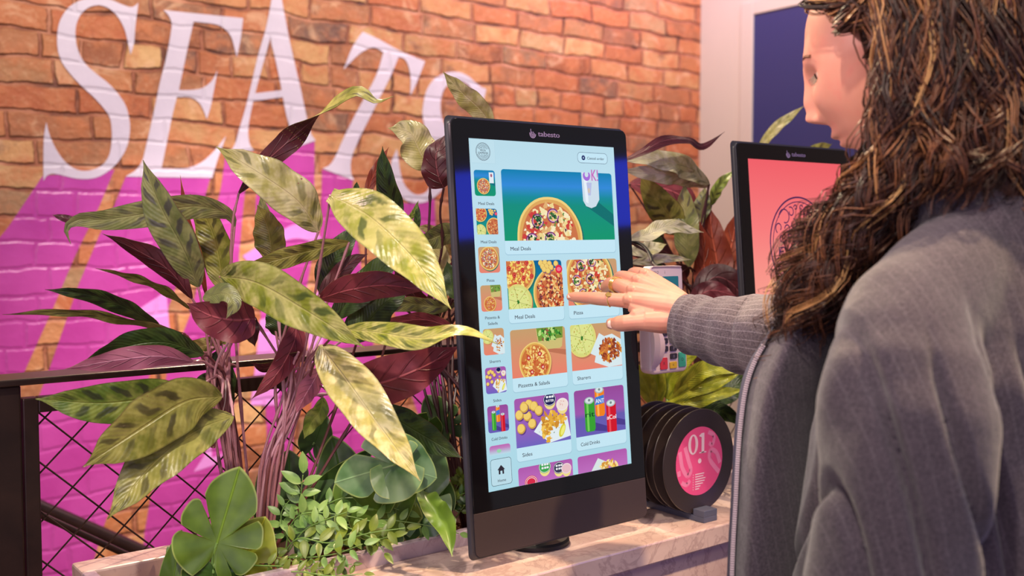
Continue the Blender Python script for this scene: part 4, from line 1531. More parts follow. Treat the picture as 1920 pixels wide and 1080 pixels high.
UND = {'burg': leaf_under('burgundy_leaf_underside', srgb(112, 44, 56), srgb(140, 62, 72)),
       'deep': leaf_under('deep_maroon_leaf_underside', srgb(66, 24, 32), srgb(92, 36, 44)),
       'pink': leaf_under('dusty_pink_leaf_underside', srgb(160, 88, 112), srgb(184, 112, 136)),
       'rust': leaf_under('rust_red_leaf_underside', srgb(120, 44, 30), srgb(150, 66, 44))}
M_stem = simple('mauve_brown_stem', srgb(166, 112, 122), .28)
M_steml = simple('pale_mauve_stem', srgb(196, 146, 160), .25)
M_stemm = simple('red_brown_stem', srgb(112, 62, 66), .35)
M_stemd = simple('dark_maroon_stem', srgb(70, 36, 42), .4)


def nodes_tube(mb, pts, r, seed):
    """a stem with small joints along it"""
    rr = random.Random(seed)
    P_ = crom(pts, 7)
    n = len(P_)
    nxt = rr.randint(2, 5)
    rad = []
    for i in range(n):
        k = 1 - .25 * i / n
        if i == nxt:
            k *= 1.5; nxt += rr.randint(4, 7)
        rad.append(r * k)
    mb.tube(P_, rad, 7)


def leaf(par, pts, w, top='lime', und='burg', face=1, tilt=(0,), fold=.10, wave=.06, seed=0, nl=30, prof=.85, base_w=0.0, name='leaf', droop=0.0, thick=.0005, origin=None):
    """pts: midrib from stalk to tip as (pixel x, pixel y, depth); w: real width in pixels at that depth; tilt: turn about the midrib in degrees"""
    rr = random.Random(seed * 7 + 1)
    ctrl = [tuple(at(*p)) for p in pts]
    zs = [p[2] for p in pts]
    C = crom(ctrl, 10)
    C = [Vector(c) for c in C]
    # resample
    L = [0]
    for a, b_ in zip(C, C[1:]): L.append(L[-1] + (b_ - a).length)
    tot = L[-1]
    nw = 8
    P_ = []
    for i in range(nl + 1):
        d = tot * i / nl
        k = 0
        while k < len(L) - 2 and L[k + 1] < d: k += 1
        t = (d - L[k]) / max(L[k + 1] - L[k], 1e-9)
        P_.append(C[k].lerp(C[k + 1], t))
    zm = sum(zs) / len(zs)
    hw = w / 2 * zm / FPX
    vs, uvs = [], []
    under, uvs2 = [], []
    ph1, ph2 = rr.uniform(0, 6), rr.uniform(0, 6)
    f1, f2 = rr.uniform(2.2, 3.6), rr.uniform(2.2, 3.6)
    S_prev = None
    for i in range(nl + 1):
        u = i / nl
        T_ = (P_[min(i + 1, nl)] - P_[max(i - 1, 0)]).normalized()
        V = (CAM - P_[i]).normalized()
        S0 = T_.cross(V)
        if S0.length < .15 and S_prev is not None: S0 = S_prev - T_ * S_prev.dot(T_)
        S0.normalize()
        S_prev = S0
        Vn = S0.cross(T_).normalized()
        tl = tilt[0] if len(tilt) == 1 else np.interp(u, np.linspace(0, 1, len(tilt)), tilt)
        a = R(float(tl))
        S = S0 * math.cos(a) + Vn * math.sin(a)
        N = S.cross(T_).normalized()
        if N.dot(Vn) < 0 and len(tilt) == 1: N = -N
        if len(tilt) > 1:
            N = (Vn * math.cos(a) - S0 * math.sin(a)).normalized()
        N = N * face
        ww = (math.sin(math.pi * min(1, u ** prof * .985 + .015)) ** .82)
        tip = min(1, (1 - u) / .16); ww *= tip ** .55
        ww = max(ww, base_w * (1 - u * 6), .012)
        for j in range(nw + 1):
            v = -1 + 2 * j / nw
            e = abs(v)
            off = fold * e * hw * ww * 2 - .10 * hw * ww * (e ** 3)
            off += wave * hw * 2.2 * (e ** 1.5) * ww * math.sin(u * 6.28 * (f1 if v < 0 else f2) + (ph1 if v < 0 else ph2))
            p = P_[i] + S * (v * hw * ww) + N * off
            vs.append(p); uvs.append((u, v))
            under.append(p - N * thick)
    n1 = nw + 1
    fs, fu = [], []
    flip = face < 0
    for i in range(nl):
        for j in range(nw):
            q_ = (i * n1 + j, i * n1 + j + 1, (i + 1) * n1 + j + 1, (i + 1) * n1 + j)
            fs.append(q_); fu.append(tuple(reversed(q_)))
    mb = MB()
    # orientation of the upper faces follows N
    a0, b0, c0 = vs[fs[nl * nw // 2][0]], vs[fs[nl * nw // 2][1]], vs[fs[nl * nw // 2][2]]
    k = fs[nl * nw // 2][0]
    nn = (b0 - a0).cross(c0 - a0)
    up_ok = nn.dot(vs[k] - under[k]) > 0
    if not up_ok: fs, fu = fu, fs
    mb.add(vs, fs, 0, uvs)
    mb.add(under, fu, 1, uvs)
    o = mb.build(name, [TOP[top], UND[und]], par, origin=origin, smooth=True, angle=None)
    return P_[0]


def stem_to(par, base, via, root, r=.0021, seed=0, m=None, name='stem'):
    rr = random.Random(seed + 99)
    b_ = Vector(base)
    mid = b_.lerp(via[-1] if not via else via[0], .5) + Vector((rr.uniform(-.006, .006), rr.uniform(-.006, .006), .015))
    mb = MB()
    pts = [root] + list(reversed(via)) + [mid, b_]
    nodes_tube(mb, pts, r, seed)
    mb.build(name, m or rr.choice((M_stem, M_stem, M_steml, M_stemm)), par)


def plant(label, root, via, leaves, cat='plant', group=None, stem_r=.0021, vj=.010, m=None, extra=0, name='calathea_plant'):
    rt = Vector(root)
    e = empty(name, rt, label, cat, group)
    rr = random.Random(len(leaves) * 31 + int(root[0] * 100))
    for i, L in enumerate(leaves):
        L = dict(L)
        st = L.pop('stem', True)
        vv = L.pop('via', None)
        L.setdefault('seed', i + 3)
        p0 = leaf(e, **L)
        if st:
            v_ = [Vector(at(*p)) + Vector((rr.uniform(-vj, vj), rr.uniform(-vj, vj), rr.uniform(-.004, .004))) for p in (vv or via)]
            stem_to(e, p0, v_, rt + Vector((rr.uniform(-.009, .009), rr.uniform(-.009, .009), -.004)), stem_r, i, m)
    for k in range(extra):
        v_ = [Vector(at(*p)) + Vector((rr.uniform(-vj, vj) * 1.6, rr.uniform(-vj, vj), 0)) for p in via]
        top_ = v_[0] + Vector((rr.uniform(-.03, .03), rr.uniform(-.02, .02), rr.uniform(.01, .06)))
        stem_to(e, top_, v_, rt + Vector((rr.uniform(-.009, .009), rr.uniform(-.009, .009), -.004)), stem_r, 50 + k, m)
    return e


SOILZ = CT - .016
D = dict
# ---- plant A: the left one
rA = on_y(462, 1000, 1.285); rA = Vector((rA.x, 1.285, SOILZ))
plant('leftmost leafy plant, striped olive leaves with burgundy undersides, behind the upright monstera leaf', rA, [(412, 720, 1.40), (440, 900, 1.40)], [
    D(pts=[(372, 538, 1.36), (345, 470, 1.33), (300, 385, 1.31), (268, 300, 1.30)], w=78, top='grey', tilt=(28,), fold=.16, wave=.03),
    D(pts=[(440, 425, 1.40), (428, 402, 1.39), (370, 387, 1.36), (290, 398, 1.33), (200, 412, 1.30), (150, 412, 1.285), (124, 428, 1.28), (133, 458, 1.28)], w=52, top='grey', tilt=(20, 10, 5, 30), fold=.12, wave=.04),
    D(pts=[(150, 415, 1.29), (132, 412, 1.285), (98, 403, 1.28)], w=15, top='olive', face=-1, und='deep', stem=False),
    D(pts=[(418, 545, 1.42), (410, 480, 1.42), (392, 420, 1.42), (356, 364, 1.41)], w=66, top='olive', tilt=(25,), fold=.2),
    D(pts=[(388, 560, 1.41), (372, 480, 1.40), (350, 410, 1.40), (338, 328, 1.40)], w=17, face=-1, und='rust', tilt=(30,)),
    D(pts=[(360, 560, 1.36), (318, 508, 1.34), (262, 472, 1.32), (192, 438, 1.30)], w=44, face=-1, und='deep', top='olive', tilt=(35, 20, 60), fold=.2),
    D(pts=[(356, 580, 1.36), (310, 545, 1.33), (250, 520, 1.31), (178, 503, 1.29)], w=26, top='olive', face=1, tilt=(55,), wave=.1),
    D(pts=[(300, 612, 1.36), (225, 572, 1.32), (160, 552, 1.29), (84, 543, 1.27)], w=38, top='dark', tilt=(35,), fold=.1),
    D(pts=[(345, 625, 1.36), (270, 608, 1.32), (140, 586, 1.27), (4, 590, 1.23)], w=24, top='olive', tilt=(60, 50, 40), und='deep', wave=.12),
    D(pts=[(382, 665, 1.36), (310, 642, 1.33), (235, 650, 1.31), (150, 682, 1.28)], w=62, top='dark', tilt=(30, 20, 45), fold=.1),
    D(pts=[(362, 678, 1.35), (300, 668, 1.32), (215, 676, 1.30), (122, 692, 1.27)], w=46, face=-1, und='pink', tilt=(35, 10, 30), fold=.1),
    D(pts=[(364, 738, 1.33), (290, 745, 1.30), (190, 756, 1.27), (66, 748, 1.24)], w=84, top='green', tilt=(15,), wave=.05, fold=.14),
    D(pts=[(416, 744, 1.30), (350, 752, 1.27), (270, 800, 1.24), (155, 876, 1.20)], w=112, top='olive', tilt=(18,), wave=.06, fold=.12),
    D(pts=[(437, 780, 1.32), (370, 808, 1.29), (290, 868, 1.26), (201, 974, 1.22)], w=98, top='olive', und='burg', tilt=(-18,), wave=.05, fold=.16),
    D(pts=[(478, 598, 1.32), (440, 600, 1.295), (395, 592, 1.28), (350, 568, 1.27)], w=84, face=-1, und='burg', tilt=(5,), prof=.7, fold=-.1, wave=.05),
    D(pts=[(380, 560, 1.28), (420, 550, 1.265), (438, 570, 1.255), (424, 598, 1.25)], w=40, top='grey', tilt=(20,), stem=False),
    D(pts=[(446, 590, 1.34), (470, 620, 1.32), (478, 650, 1.33)], w=46, face=-1, und='deep', tilt=(20,), prof=.6),
    D(pts=[(398, 600, 1.44), (420, 570, 1.42), (440, 540, 1.42), (428, 500, 1.42)], w=44, face=-1, und='deep', tilt=(20,)),
    D(pts=[(400, 700, 1.42), (380, 720, 1.42), (370, 760, 1.42)], w=30, top='dark', face=1),
    D(pts=[(395, 690, 1.43), (410, 670, 1.43), (420, 700, 1.43), (428, 790, 1.43)], w=44, face=1, top='dark', tilt=(30,)),
    D(pts=[(400, 840, 1.37), (380, 815, 1.36), (340, 835, 1.36), (325, 850, 1.36)], w=26, face=-1, und='burg', tilt=(20,)),
    D(pts=[(430, 640, 1.43), (405, 640, 1.42), (370, 650, 1.41), (320, 640, 1.4)], w=34, top='lime', tilt=(30,)),
], vj=.013, extra=3)
# ---- plant B: big lime leaves in the middle
rB = Vector((on_y(487, 1035, 1.30).x, 1.30, SOILZ))
plant('artificial plant with large lime green patterned leaves arching over, beside the first kiosk', rB, [(545, 760, 1.40), (508, 880, 1.40)], [
    D(pts=[(597, 434, 1.38), (560, 380, 1.35), (500, 335, 1.33), (405, 275, 1.31)], w=84, top='cream', tilt=(-15,), wave=.09, fold=.16, via=[(520, 700, 1.40), (508, 880, 1.40)]),
    D(pts=[(448, 362, 1.36), (492, 310, 1.34), (545, 262, 1.33), (610, 205, 1.32), (668, 172, 1.31), (705, 190, 1.30), (738, 180, 1.29)], w=46, top='olive', und='deep', face=1, tilt=(215, 200, 190, 120, 60, 40, 50), fold=.08, wave=.05, base_w=.1, via=[(444, 520, 1.38), (450, 760, 1.40)]),
    D(pts=[(508, 490, 1.42), (508, 460, 1.42), (500, 420, 1.42), (482, 384, 1.41)], w=62, top='olive', tilt=(20,), prof=.75),
    D(pts=[(505, 480, 1.45), (500, 440, 1.45), (495, 400, 1.45), (488, 363, 1.45)], w=30, top='grey', tilt=(20,)),
    D(pts=[(655, 454, 1.40), (590, 468, 1.38), (510, 490, 1.36), (432, 512, 1.34)], w=42, top='olive', tilt=(25,), wave=.08),
    D(pts=[(412, 518, 1.33), (480, 530, 1.29), (570, 580, 1.26), (684, 652, 1.23)], w=88, top='lime', tilt=(-12,), wave=.06, fold=.14, prof=.8),
    D(pts=[(620, 366, 1.30), (690, 405, 1.26), (770, 480, 1.23), (846, 580, 1.20)], w=102, top='lime', tilt=(10,), wave=.05, fold=.12, prof=.78, base_w=.3),
    D(pts=[(600, 648, 1.34), (640, 700, 1.30), (712, 800, 1.25), (788, 902, 1.20)], w=92, top='cream', tilt=(14,), wave=.05, fold=.14, prof=.75),
    D(pts=[(636, 618, 1.31), (700, 622, 1.28), (790, 634, 1.25), (870, 620, 1.23), (935, 646, 1.22)], w=50, top='lime', tilt=(30, 20, 15, 60, 40), wave=.05),
    D(pts=[(620, 730, 1.38), (700, 722, 1.36), (790, 690, 1.355), (862, 648, 1.385)], w=92, face=-1, und='burg', tilt=(-12,), wave=.05, fold=.1, prof=.8),
    D(pts=[(600, 560, 1.37), (650, 545, 1.35), (720, 535, 1.34), (800, 545, 1.34)], w=60, face=-1, und='burg', tilt=(-20,), wave=.04),
    D(pts=[(598, 552, 1.41), (630, 520, 1.41), (660, 490, 1.41), (690, 476, 1.41)], w=34, face=-1, und='deep', tilt=(10,)),
    D(pts=[(600, 550, 1.45), (620, 500, 1.45), (650, 450, 1.45), (668, 420, 1.45)], w=56, top='dark', tilt=(20,)),
    D(pts=[(620, 600, 1.44), (660, 560, 1.44), (720, 500, 1.44), (760, 460, 1.44)], w=60, top='dark', tilt=(20,)),
    D(pts=[(640, 640, 1.44), (690, 600, 1.44), (720, 570, 1.44), (770, 540, 1.44)], w=70, top='dark', tilt=(20,)),
    D(pts=[(555, 600, 1.38), (552, 640, 1.37), (520, 700, 1.36), (472, 748, 1.35)], w=46, face=-1, und='burg', tilt=(20,), fold=.1, prof=.7),
    D(pts=[(522, 632, 1.42), (524, 610, 1.41), (520, 580, 1.41), (512, 545, 1.41)], w=52, top='dark', tilt=(15,), prof=.6),
    D(pts=[(600, 690, 1.39), (588, 715, 1.38), (570, 745, 1.37), (555, 775, 1.37)], w=42, face=-1, und='pink', tilt=(25,)),
    D(pts=[(606, 745, 1.40), (600, 770, 1.40), (585, 790, 1.40), (570, 823, 1.40)], w=36, top='green', tilt=(20,)),
    D(pts=[(700, 760, 1.42), (750, 790, 1.40), (800, 820, 1.38), (868, 860, 1.36)], w=62, top='dark', tilt=(-20,), wave=.05),
    D(pts=[(750, 440, 1.46), (735, 380, 1.45), (722, 330, 1.44), (717, 274, 1.43)], w=46, top='dark', tilt=(25,), via=[(700, 700, 1.44), (600, 880, 1.42)]),
    D(pts=[(688, 376, 1.50), (694, 345, 1.50), (710, 310, 1.50), (729, 276, 1.50)], w=22, face=-1, und='rust', tilt=(20,), via=[(680, 600, 1.48), (590, 880, 1.42)]),
    D(pts=[(668, 376, 1.50), (668, 360, 1.50), (669, 340, 1.50)], w=14, top='dark', stem=False),
    D(pts=[(560, 660, 1.36), (500, 690, 1.40), (470, 680, 1.44)], w=24, face=-1, und='deep', tilt=(40,)),
    D(pts=[(760, 420, 1.45), (775, 400, 1.44), (785, 375, 1.44)], w=10, top='green', stem=False),
    D(pts=[(776, 440, 1.45), (782, 415, 1.44), (784, 382, 1.44)], w=14, top='dark', stem=False),
], vj=.012, extra=4)
# ---- plant C: behind the first kiosk's left edge
rC = Vector((on_y(880, 930, 1.285).x, 1.285, SOILZ))
plant('artificial plant with cream and maroon leaves rising behind the left edge of the first kiosk', rC, [(815, 640, 1.62), (850, 800, 1.58)], [
    D(pts=[(806, 314, 1.55), (790, 290, 1.54), (768, 250, 1.53), (728, 240, 1.52)], w=70, top='cream', tilt=(-15,), wave=.1, prof=.7, via=[(822, 480, 1.58), (830, 640, 1.6), (850, 800, 1.58)]),
    D(pts=[(832, 352, 1.50), (822, 330, 1.49), (818, 290, 1.49), (836, 252, 1.50)], w=62, face=-1, und='deep', tilt=(15,), prof=.6, via=[(818, 480, 1.58), (826, 640, 1.6), (850, 800, 1.58)]),
    D(pts=[(925, 240, 1.70), (900, 205, 1.68), (868, 175, 1.66), (830, 134, 1.64)], w=44, top='cream', tilt=(20,), via=[(930, 400, 1.72), (900, 700, 1.66)]),
    D(pts=[(870, 440, 1.56), (830, 440, 1.54), (800, 450, 1.53), (772, 440, 1.52)], w=50, face=1, top='grey', und='deep', tilt=(30,)),
    D(pts=[(850, 480, 1.60), (830, 450, 1.58), (805, 430, 1.57), (780, 425, 1.56)], w=30, top='cream', tilt=(20,)),
    D(pts=[(860, 520, 1.58), (850, 510, 1.57), (835, 500, 1.57)], w=60, face=-1, und='deep', tilt=(20,)),
    D(pts=[(860, 570, 1.60), (820, 575, 1.59), (760, 570, 1.57), (700, 590, 1.56)], w=34, face=1, top='grey', und='rust', tilt=(30,)),
    D(pts=[(860, 620, 1.60), (800, 600, 1.59), (740, 605, 1.57), (690, 620, 1.56)], w=30, face=-1, und='burg', tilt=(30,)),
    D(pts=[(830, 610, 1.60), (790, 570, 1.60), (760, 530, 1.60), (735, 500, 1.60)], w=36, face=-1, und='deep', tilt=(30,)),
    D(pts=[(850, 560, 1.55), (846, 520, 1.55), (838, 490, 1.55)], w=36, top='dark', tilt=(10,)),
    D(pts=[(815, 560, 1.58), (830, 500, 1.58), (815, 450, 1.58), (795, 425, 1.58)], w=36, top='cream', tilt=(20,)),
], vj=.03, extra=7, stem_r=.0024, m=M_stemd)
# ---- plant D: right of the first kiosk, blurred
rD = Vector((on_y(1318, 720, 1.275).x, 1.275, SOILZ))
plant('artificial plant with cream striped and rust red leaves between the two kiosks', rD, [(1300, 560, 1.90), (1310, 660, 1.90)], [
    D(pts=[(1160, 305, 1.62), (1205, 285, 1.66), (1245, 264, 1.70), (1290, 262, 1.74), (1318, 275, 1.78), (1359, 247, 1.82)], w=22, face=-1, und='deep', top='ivory', tilt=(60, 40, 20, 60, 20, 10), wave=.05, stem=False),
    D(pts=[(1330, 345, 1.86), (1290, 318, 1.80), (1240, 300, 1.74), (1160, 300, 1.68)], w=44, top='ivory', tilt=(-25,), wave=.12),
    D(pts=[(1328, 350, 1.88), (1280, 330, 1.80), (1230, 325, 1.74), (1160, 318, 1.68)], w=40, top='ivory', tilt=(15,), wave=.1),
    D(pts=[(1268, 440, 1.86), (1250, 400, 1.82), (1225, 365, 1.80), (1200, 325, 1.78)], w=62, top='olive', tilt=(15,), prof=.75),
    D(pts=[(1292, 500, 1.84), (1288, 440, 1.82), (1286, 400, 1.82), (1283, 342, 1.82)], w=52, top='grey', tilt=(20,)),
    D(pts=[(1312, 420, 1.9), (1318, 380, 1.9), (1322, 350, 1.9)], w=34, top='grey', tilt=(20,)),
    D(pts=[(1333, 385, 1.92), (1348, 350, 1.90), (1378, 318, 1.88)], w=24, top='green', tilt=(30,)),
    D(pts=[(1180, 345, 1.9), (1230, 350, 1.9), (1280, 370, 1.9), (1310, 420, 1.9)], w=60, face=-1, und='burg', tilt=(30,)),
    D(pts=[(1175, 450, 1.62), (1215, 440, 1.64), (1255, 424, 1.68), (1320, 436, 1.72)], w=34, top='ivory', tilt=(30,), wave=.1),
    D(pts=[(1175, 492, 1.70), (1210, 490, 1.70), (1250, 484, 1.72), (1296, 487, 1.74)], w=20, top='ivory', tilt=(20,), wave=.1),
    D(pts=[(1175, 470, 1.75), (1210, 468, 1.75), (1250, 458, 1.76)], w=34, top='ivory', tilt=(30,)),
    D(pts=[(1340, 560, 1.9), (1345, 500, 1.9), (1335, 440, 1.9), (1330, 385, 1.9)], w=60, face=-1, und='rust', tilt=(10,)),
    D(pts=[(1350, 560, 1.92), (1362, 500, 1.92), (1374, 450, 1.92), (1382, 395, 1.92)], w=64, face=-1, und='rust', tilt=(20,)),
    D(pts=[(1310, 580, 1.86), (1320, 520, 1.86), (1318, 460, 1.86), (1310, 410, 1.86)], w=40, face=-1, und='rust', tilt=(-20,)),
    D(pts=[(1390, 560, 1.94), (1390, 520, 1.94), (1385, 470, 1.94), (1392, 430, 1.94)], w=40, face=-1, und='rust', tilt=(20,)),
    D(pts=[(1300, 560, 1.84), (1340, 520, 1.84), (1380, 540, 1.84), (1400, 590, 1.84)], w=54, face=-1, und='deep', tilt=(10,)),
    D(pts=[(1290, 575, 1.83), (1330, 545, 1.83), (1380, 555, 1.83)], w=40, face=-1, und='burg', tilt=(10,)),
    D(pts=[(1292, 500, 1.88), (1270, 520, 1.88), (1262, 560, 1.88)], w=44, face=-1, und='deep', tilt=(20,)),
    D(pts=[(1260, 480, 1.9), (1240, 470, 1.9), (1200, 475, 1.9), (1180, 480, 1.9)], w=34, face=-1, und='deep', tilt=(20,)),
    D(pts=[(1235, 520, 1.92), (1225, 480, 1.92), (1235, 440, 1.92), (1240, 420, 1.92)], w=40, top='dark', tilt=(20,)),
], vj=.012, stem_r=.0022, m=M_stemd)
# ---- plant E: a single arching leaf behind the second kiosk
rE = Vector((on_y(1560, 720, 1.27).x, 1.27, SOILZ))
plant('artificial plant with pale arching leaves standing behind the second kiosk', rE, [(1470, 420, 2.3), (1530, 600, 2.3)], [
    D(pts=[(1420, 285, 2.25), (1450, 245, 2.22), (1480, 220, 2.2), (1508, 198, 2.18)], w=22, top='cream', tilt=(30,)),
    D(pts=[(1430, 300, 2.3), (1400, 330, 2.25), (1385, 360, 2.22)], w=30, top='green', tilt=(30,)),
    D(pts=[(1500, 330, 2.3), (1530, 290, 2.25), (1560, 270, 2.2)], w=40, top='olive', tilt=(30,)),
], vj=.01, m=M_stemd)

# ---- monstera leaves (split, rounded) -------------------------------------------------
def leaf_plain(name, c1_, c2_, rough=.36):
    t = NT(name)
    geo = t.t.nodes.new('ShaderNodeNewGeometry').outputs['Position']
    uv = t.t.nodes.new('ShaderNodeUVMap').outputs[0]
    u, v, _ = t.sep(uv)
    c = t.mix(t.sstep(t.noise(geo, 22, 3), .3, .7), c1_, c2_)
    vein = t.m('SUBTRACT', 1.0, t.sstep(u, .0, .035))
    rim = t.sstep(v, .955, .985)
    c = t.mix(t.m('MULTIPLY', rim, .55), c, srgb(190, 206, 120))
    c = t.mix(t.m('MULTIPLY', vein, .5), c, tuple(min(1, k * 1.7) for k in c2_[:3]) + (1,))
    t.set(color=c, rough=rough, spec=.5)
    t.bump(t.m('ADD', t.m('MULTIPLY', vein, -2.0), t.noise(geo, 30, 2)), .4, .002)
    tr = t.t.nodes.new('ShaderNodeBsdfTranslucent'); t.l(c, tr.inputs[0])
    mx = t.t.nodes.new('ShaderNodeMixShader'); mx.inputs[0].default_value = .25
    t.l(t.b.outputs[0], mx.inputs[1]); t.l(tr.outputs[0], mx.inputs[2]); t.l(mx.outputs[0], t.t.nodes['Material Output'].inputs[0])
    return t.mat


M_mon = leaf_plain('monstera_green', srgb(78, 108, 34), srgb(112, 146, 48))
M_mon2 = leaf_plain('cool_monstera_green', srgb(88, 134, 78), srgb(150, 186, 140), .22)
M_mond = leaf_plain('dark_monstera_green', srgb(42, 74, 32), srgb(72, 110, 44))
M_lime = leaf_plain('yellow_green_leaf', srgb(120, 136, 34), srgb(168, 176, 56))
M_sprig = leaf_plain('fresh_green_leaflet', srgb(106, 150, 74), srgb(152, 188, 108))
M_sprigd = leaf_plain('olive_green_leaflet', srgb(86, 110, 36), srgb(128, 148, 52))
M_vine = simple('green_vine_stem', srgb(112, 150, 74), .45)


def monstera(par, c, tipv, w, h, m, splits, z_tilt=0, cup=.12, name='leaf', seed=0, face=1):
    """c: (px,py,z) of the stalk joint; tipv: pixel direction of the tip; w,h: size in metres; z_tilt: how far the tip leans away"""
    C = at(*c)
    V = (CAM - C).normalized()
    tx, ty = tipv
    l_ = math.hypot(tx, ty)
    T_ = (RIGHT * (tx / l_) + UPC * (-ty / l_))
    T_ = (T_ - V * z_tilt).normalized()
    S = T_.cross(V).normalized()
    N = S.cross(T_).normalized()
    rr = random.Random(seed)
    n, mr = 260, 10
    vs, uvs = [C], [(0, 0)]
    for i in range(n):
        a = 2 * math.pi * i / n - math.pi           # 0 = tip
        # heart outline measured from the stalk joint
        ca, sa = math.cos(a), math.sin(a)
        e = 1 / math.sqrt((ca / (.66 if ca > 0 else .40)) ** 2 + (sa / .5) ** 2)
        if abs(a) < .6: e *= 1 + .24 * (1 - abs(a) / .6) ** 1.4
        if abs(a) > 2.75: e *= 1 - .72 * ((abs(a) - 2.75) / .39) ** .8
        depth = 0
        for (sa0, wd_, dp) in splits:
            d = abs((a - sa0 + math.pi) % (2 * math.pi) - math.pi)
            if d < wd_: depth = max(depth, dp * (1 - (d / wd_) ** 1.3))
            e *= 1 - .13 * math.exp(-(d / (wd_ * 2.2)) ** 2)
        e *= 1 - depth
        for k in range(1, mr + 1):
            t = k / mr
            r_ = e * t
            x = r_ * sa * w; y = r_ * ca * h
            off = cup * w * (abs(r_ * sa) ** 1.4) - .35 * cup * h * max(0, r_ * ca) ** 2 + .012 * w * math.sin(a * 9 + seed) * t * t
            vs.append(C + S * x + T_ * y + N * off * face)
            uvs.append((abs(sa) * r_ * 2, t))
    fs = []
    for i in range(n):
        j = (i + 1) % n
        fs.append((0, 1 + i * mr, 1 + j * mr))
        for k in range(mr - 1):
            fs.append((1 + i * mr + k, 1 + i * mr + k + 1, 1 + j * mr + k + 1, 1 + j * mr + k))
    mb = MB()
    mb.add(vs, fs, 0, uvs)
    mb.add([v - N * .0007 for v in vs], [tuple(reversed(f)) for f in fs], 0, uvs)
    mb.build(name, m, par, smooth=True, angle=None)
    return C, T_


SPL = [(.75, .085, .62), (1.35, .085, .66), (1.95, .07, .5), (-.8, .085, .62), (-1.45, .085, .66), (-2.0, .07, .5)]


def mon_plant(label, root, leaves, name='monstera_plant'):
    e = empty(name, root, label, 'plant')
    for i, L in enumerate(leaves):
        L = dict(L); st = L.pop('stem', True)
        C, T_ = monstera(e, seed=i + 1, **L)
        if st:
            mb = MB(); mid = C.lerp(Vector(root), .45) - T_ * .02
            mb.tube(crom([tuple(C), tuple(C - T_ * .015 + Vector((0, .004, -.004))), tuple(mid), tuple(Vector(root) + Vector((0, 0, -.004)))], 6), .0018, 7)
            mb.build('stalk', M_vine, e)


r1 = Vector((on_y(415, 1075, 1.255).x, 1.255, SOILZ))
mon_plant('monstera plant with one large split leaf upright at the left end of the trough', r1, [
    D(c=(407, 1018, 1.30), tipv=(35, -118), w=.112, h=.122, m=M_mon, splits=[(.78, .085, .62), (1.55, .04, .5), (-.62, .06, .66), (-1.40, .07, .62), (2.35, .05, .5)], z_tilt=.15),
    D(c=(455, 1055, 1.34), tipv=(30, -60), w=.085, h=.08, m=M_lime, splits=[(1.2, .08, .5)], z_tilt=.2),
    D(c=(325, 1085, 1.30), tipv=(10, -60), w=.036, h=.075, m=M_mon, splits=[], z_tilt=.2),
    D(c=(345, 1072, 1.33), tipv=(-40, -60), w=.03, h=.05, m=M_mon2, splits=[], z_tilt=.2),
    D(c=(400, 1075, 1.30), tipv=(-10, 60), w=.08, h=.05, m=M_mond, splits=[], z_tilt=.0),
])
r2 = Vector((on_y(738, 960, 1.27).x, 1.27, SOILZ))
mon_plant('cluster of glossy monstera leaves in the trough left of the first kiosk', r2, [
    D(c=(738, 872, 1.36), tipv=(-60, 18), w=.098, h=.105, m=M_mon2, splits=[(.7, .11, .5), (-.7, .06, .35), (2.3, .1, .5)], z_tilt=.1),
    D(c=(738, 872, 1.365), tipv=(60, 18), w=.09, h=.075, m=M_mon2, splits=[(.9, .1, .4)], z_tilt=.1, stem=False),
    D(c=(690, 950, 1.40), tipv=(-30, -30), w=.10, h=.085, m=M_mon, splits=SPL, z_tilt=.6),
    D(c=(700, 955, 1.39), tipv=(60, 10), w=.085, h=.095, m=M_mon, splits=[(.8, .1, .55), (-1.0, .1, .55)], z_tilt=.5),
    D(c=(650, 940, 1.46), tipv=(-20, -90), w=.09, h=.12, m=M_mond, splits=[(.9, .08, .5)], z_tilt=.2),
    D(c=(610, 930, 1.47), tipv=(60, -60), w=.05, h=.12, m=M_mond, splits=[], z_tilt=-.2, cup=.5),
    D(c=(740, 960, 1.40), tipv=(30, -60), w=.04, h=.095, m=M_mon, splits=[], z_tilt=.1, cup=.6),
    D(c=(795, 950, 1.45), tipv=(15, -90), w=.08, h=.12, m=M_mon2, splits=[(1.0, .12, .5), (-.9, .1, .4)], z_tilt=.2),
    D(c=(800, 985, 1.46), tipv=(30, -60), w=.08, h=.09, m=M_mond, splits=SPL, z_tilt=.4),
    D(c=(545, 915, 1.50), tipv=(-4, -60), w=.065, h=.07, m=M_mond, splits=[(1.2, .1, .5)], z_tilt=.2),
    D(c=(530, 965, 1.48), tipv=(-20, -60), w=.08, h=.10, m=M_mond, splits=[], z_tilt=.2),
    D(c=(560, 990, 1.47), tipv=(30, -50), w=.09, h=.09, m=M_mond, splits=SPL, z_tilt=.5),
    D(c=(640, 990, 1.44), tipv=(-10, -50), w=.09, h=.08, m=M_mond, splits=SPL, z_tilt=.6),
    D(c=(700, 1000, 1.42), tipv=(10, -50), w=.09, h=.07, m=M_mond, splits=SPL, z_tilt=.6),
    D(c=(590, 830, 1.52), tipv=(20, -60), w=.05, h=.06, m=M_mond, splits=[], z_tilt=.4),
    D(c=(835, 800, 1.56), tipv=(-30, -50), w=.07, h=.075, m=M_mond, splits=SPL, z_tilt=.4),
    D(c=(800, 800, 1.55), tipv=(-20, 50), w=.05, h=.06, m=M_mond, splits=[], z_tilt=.4),
])
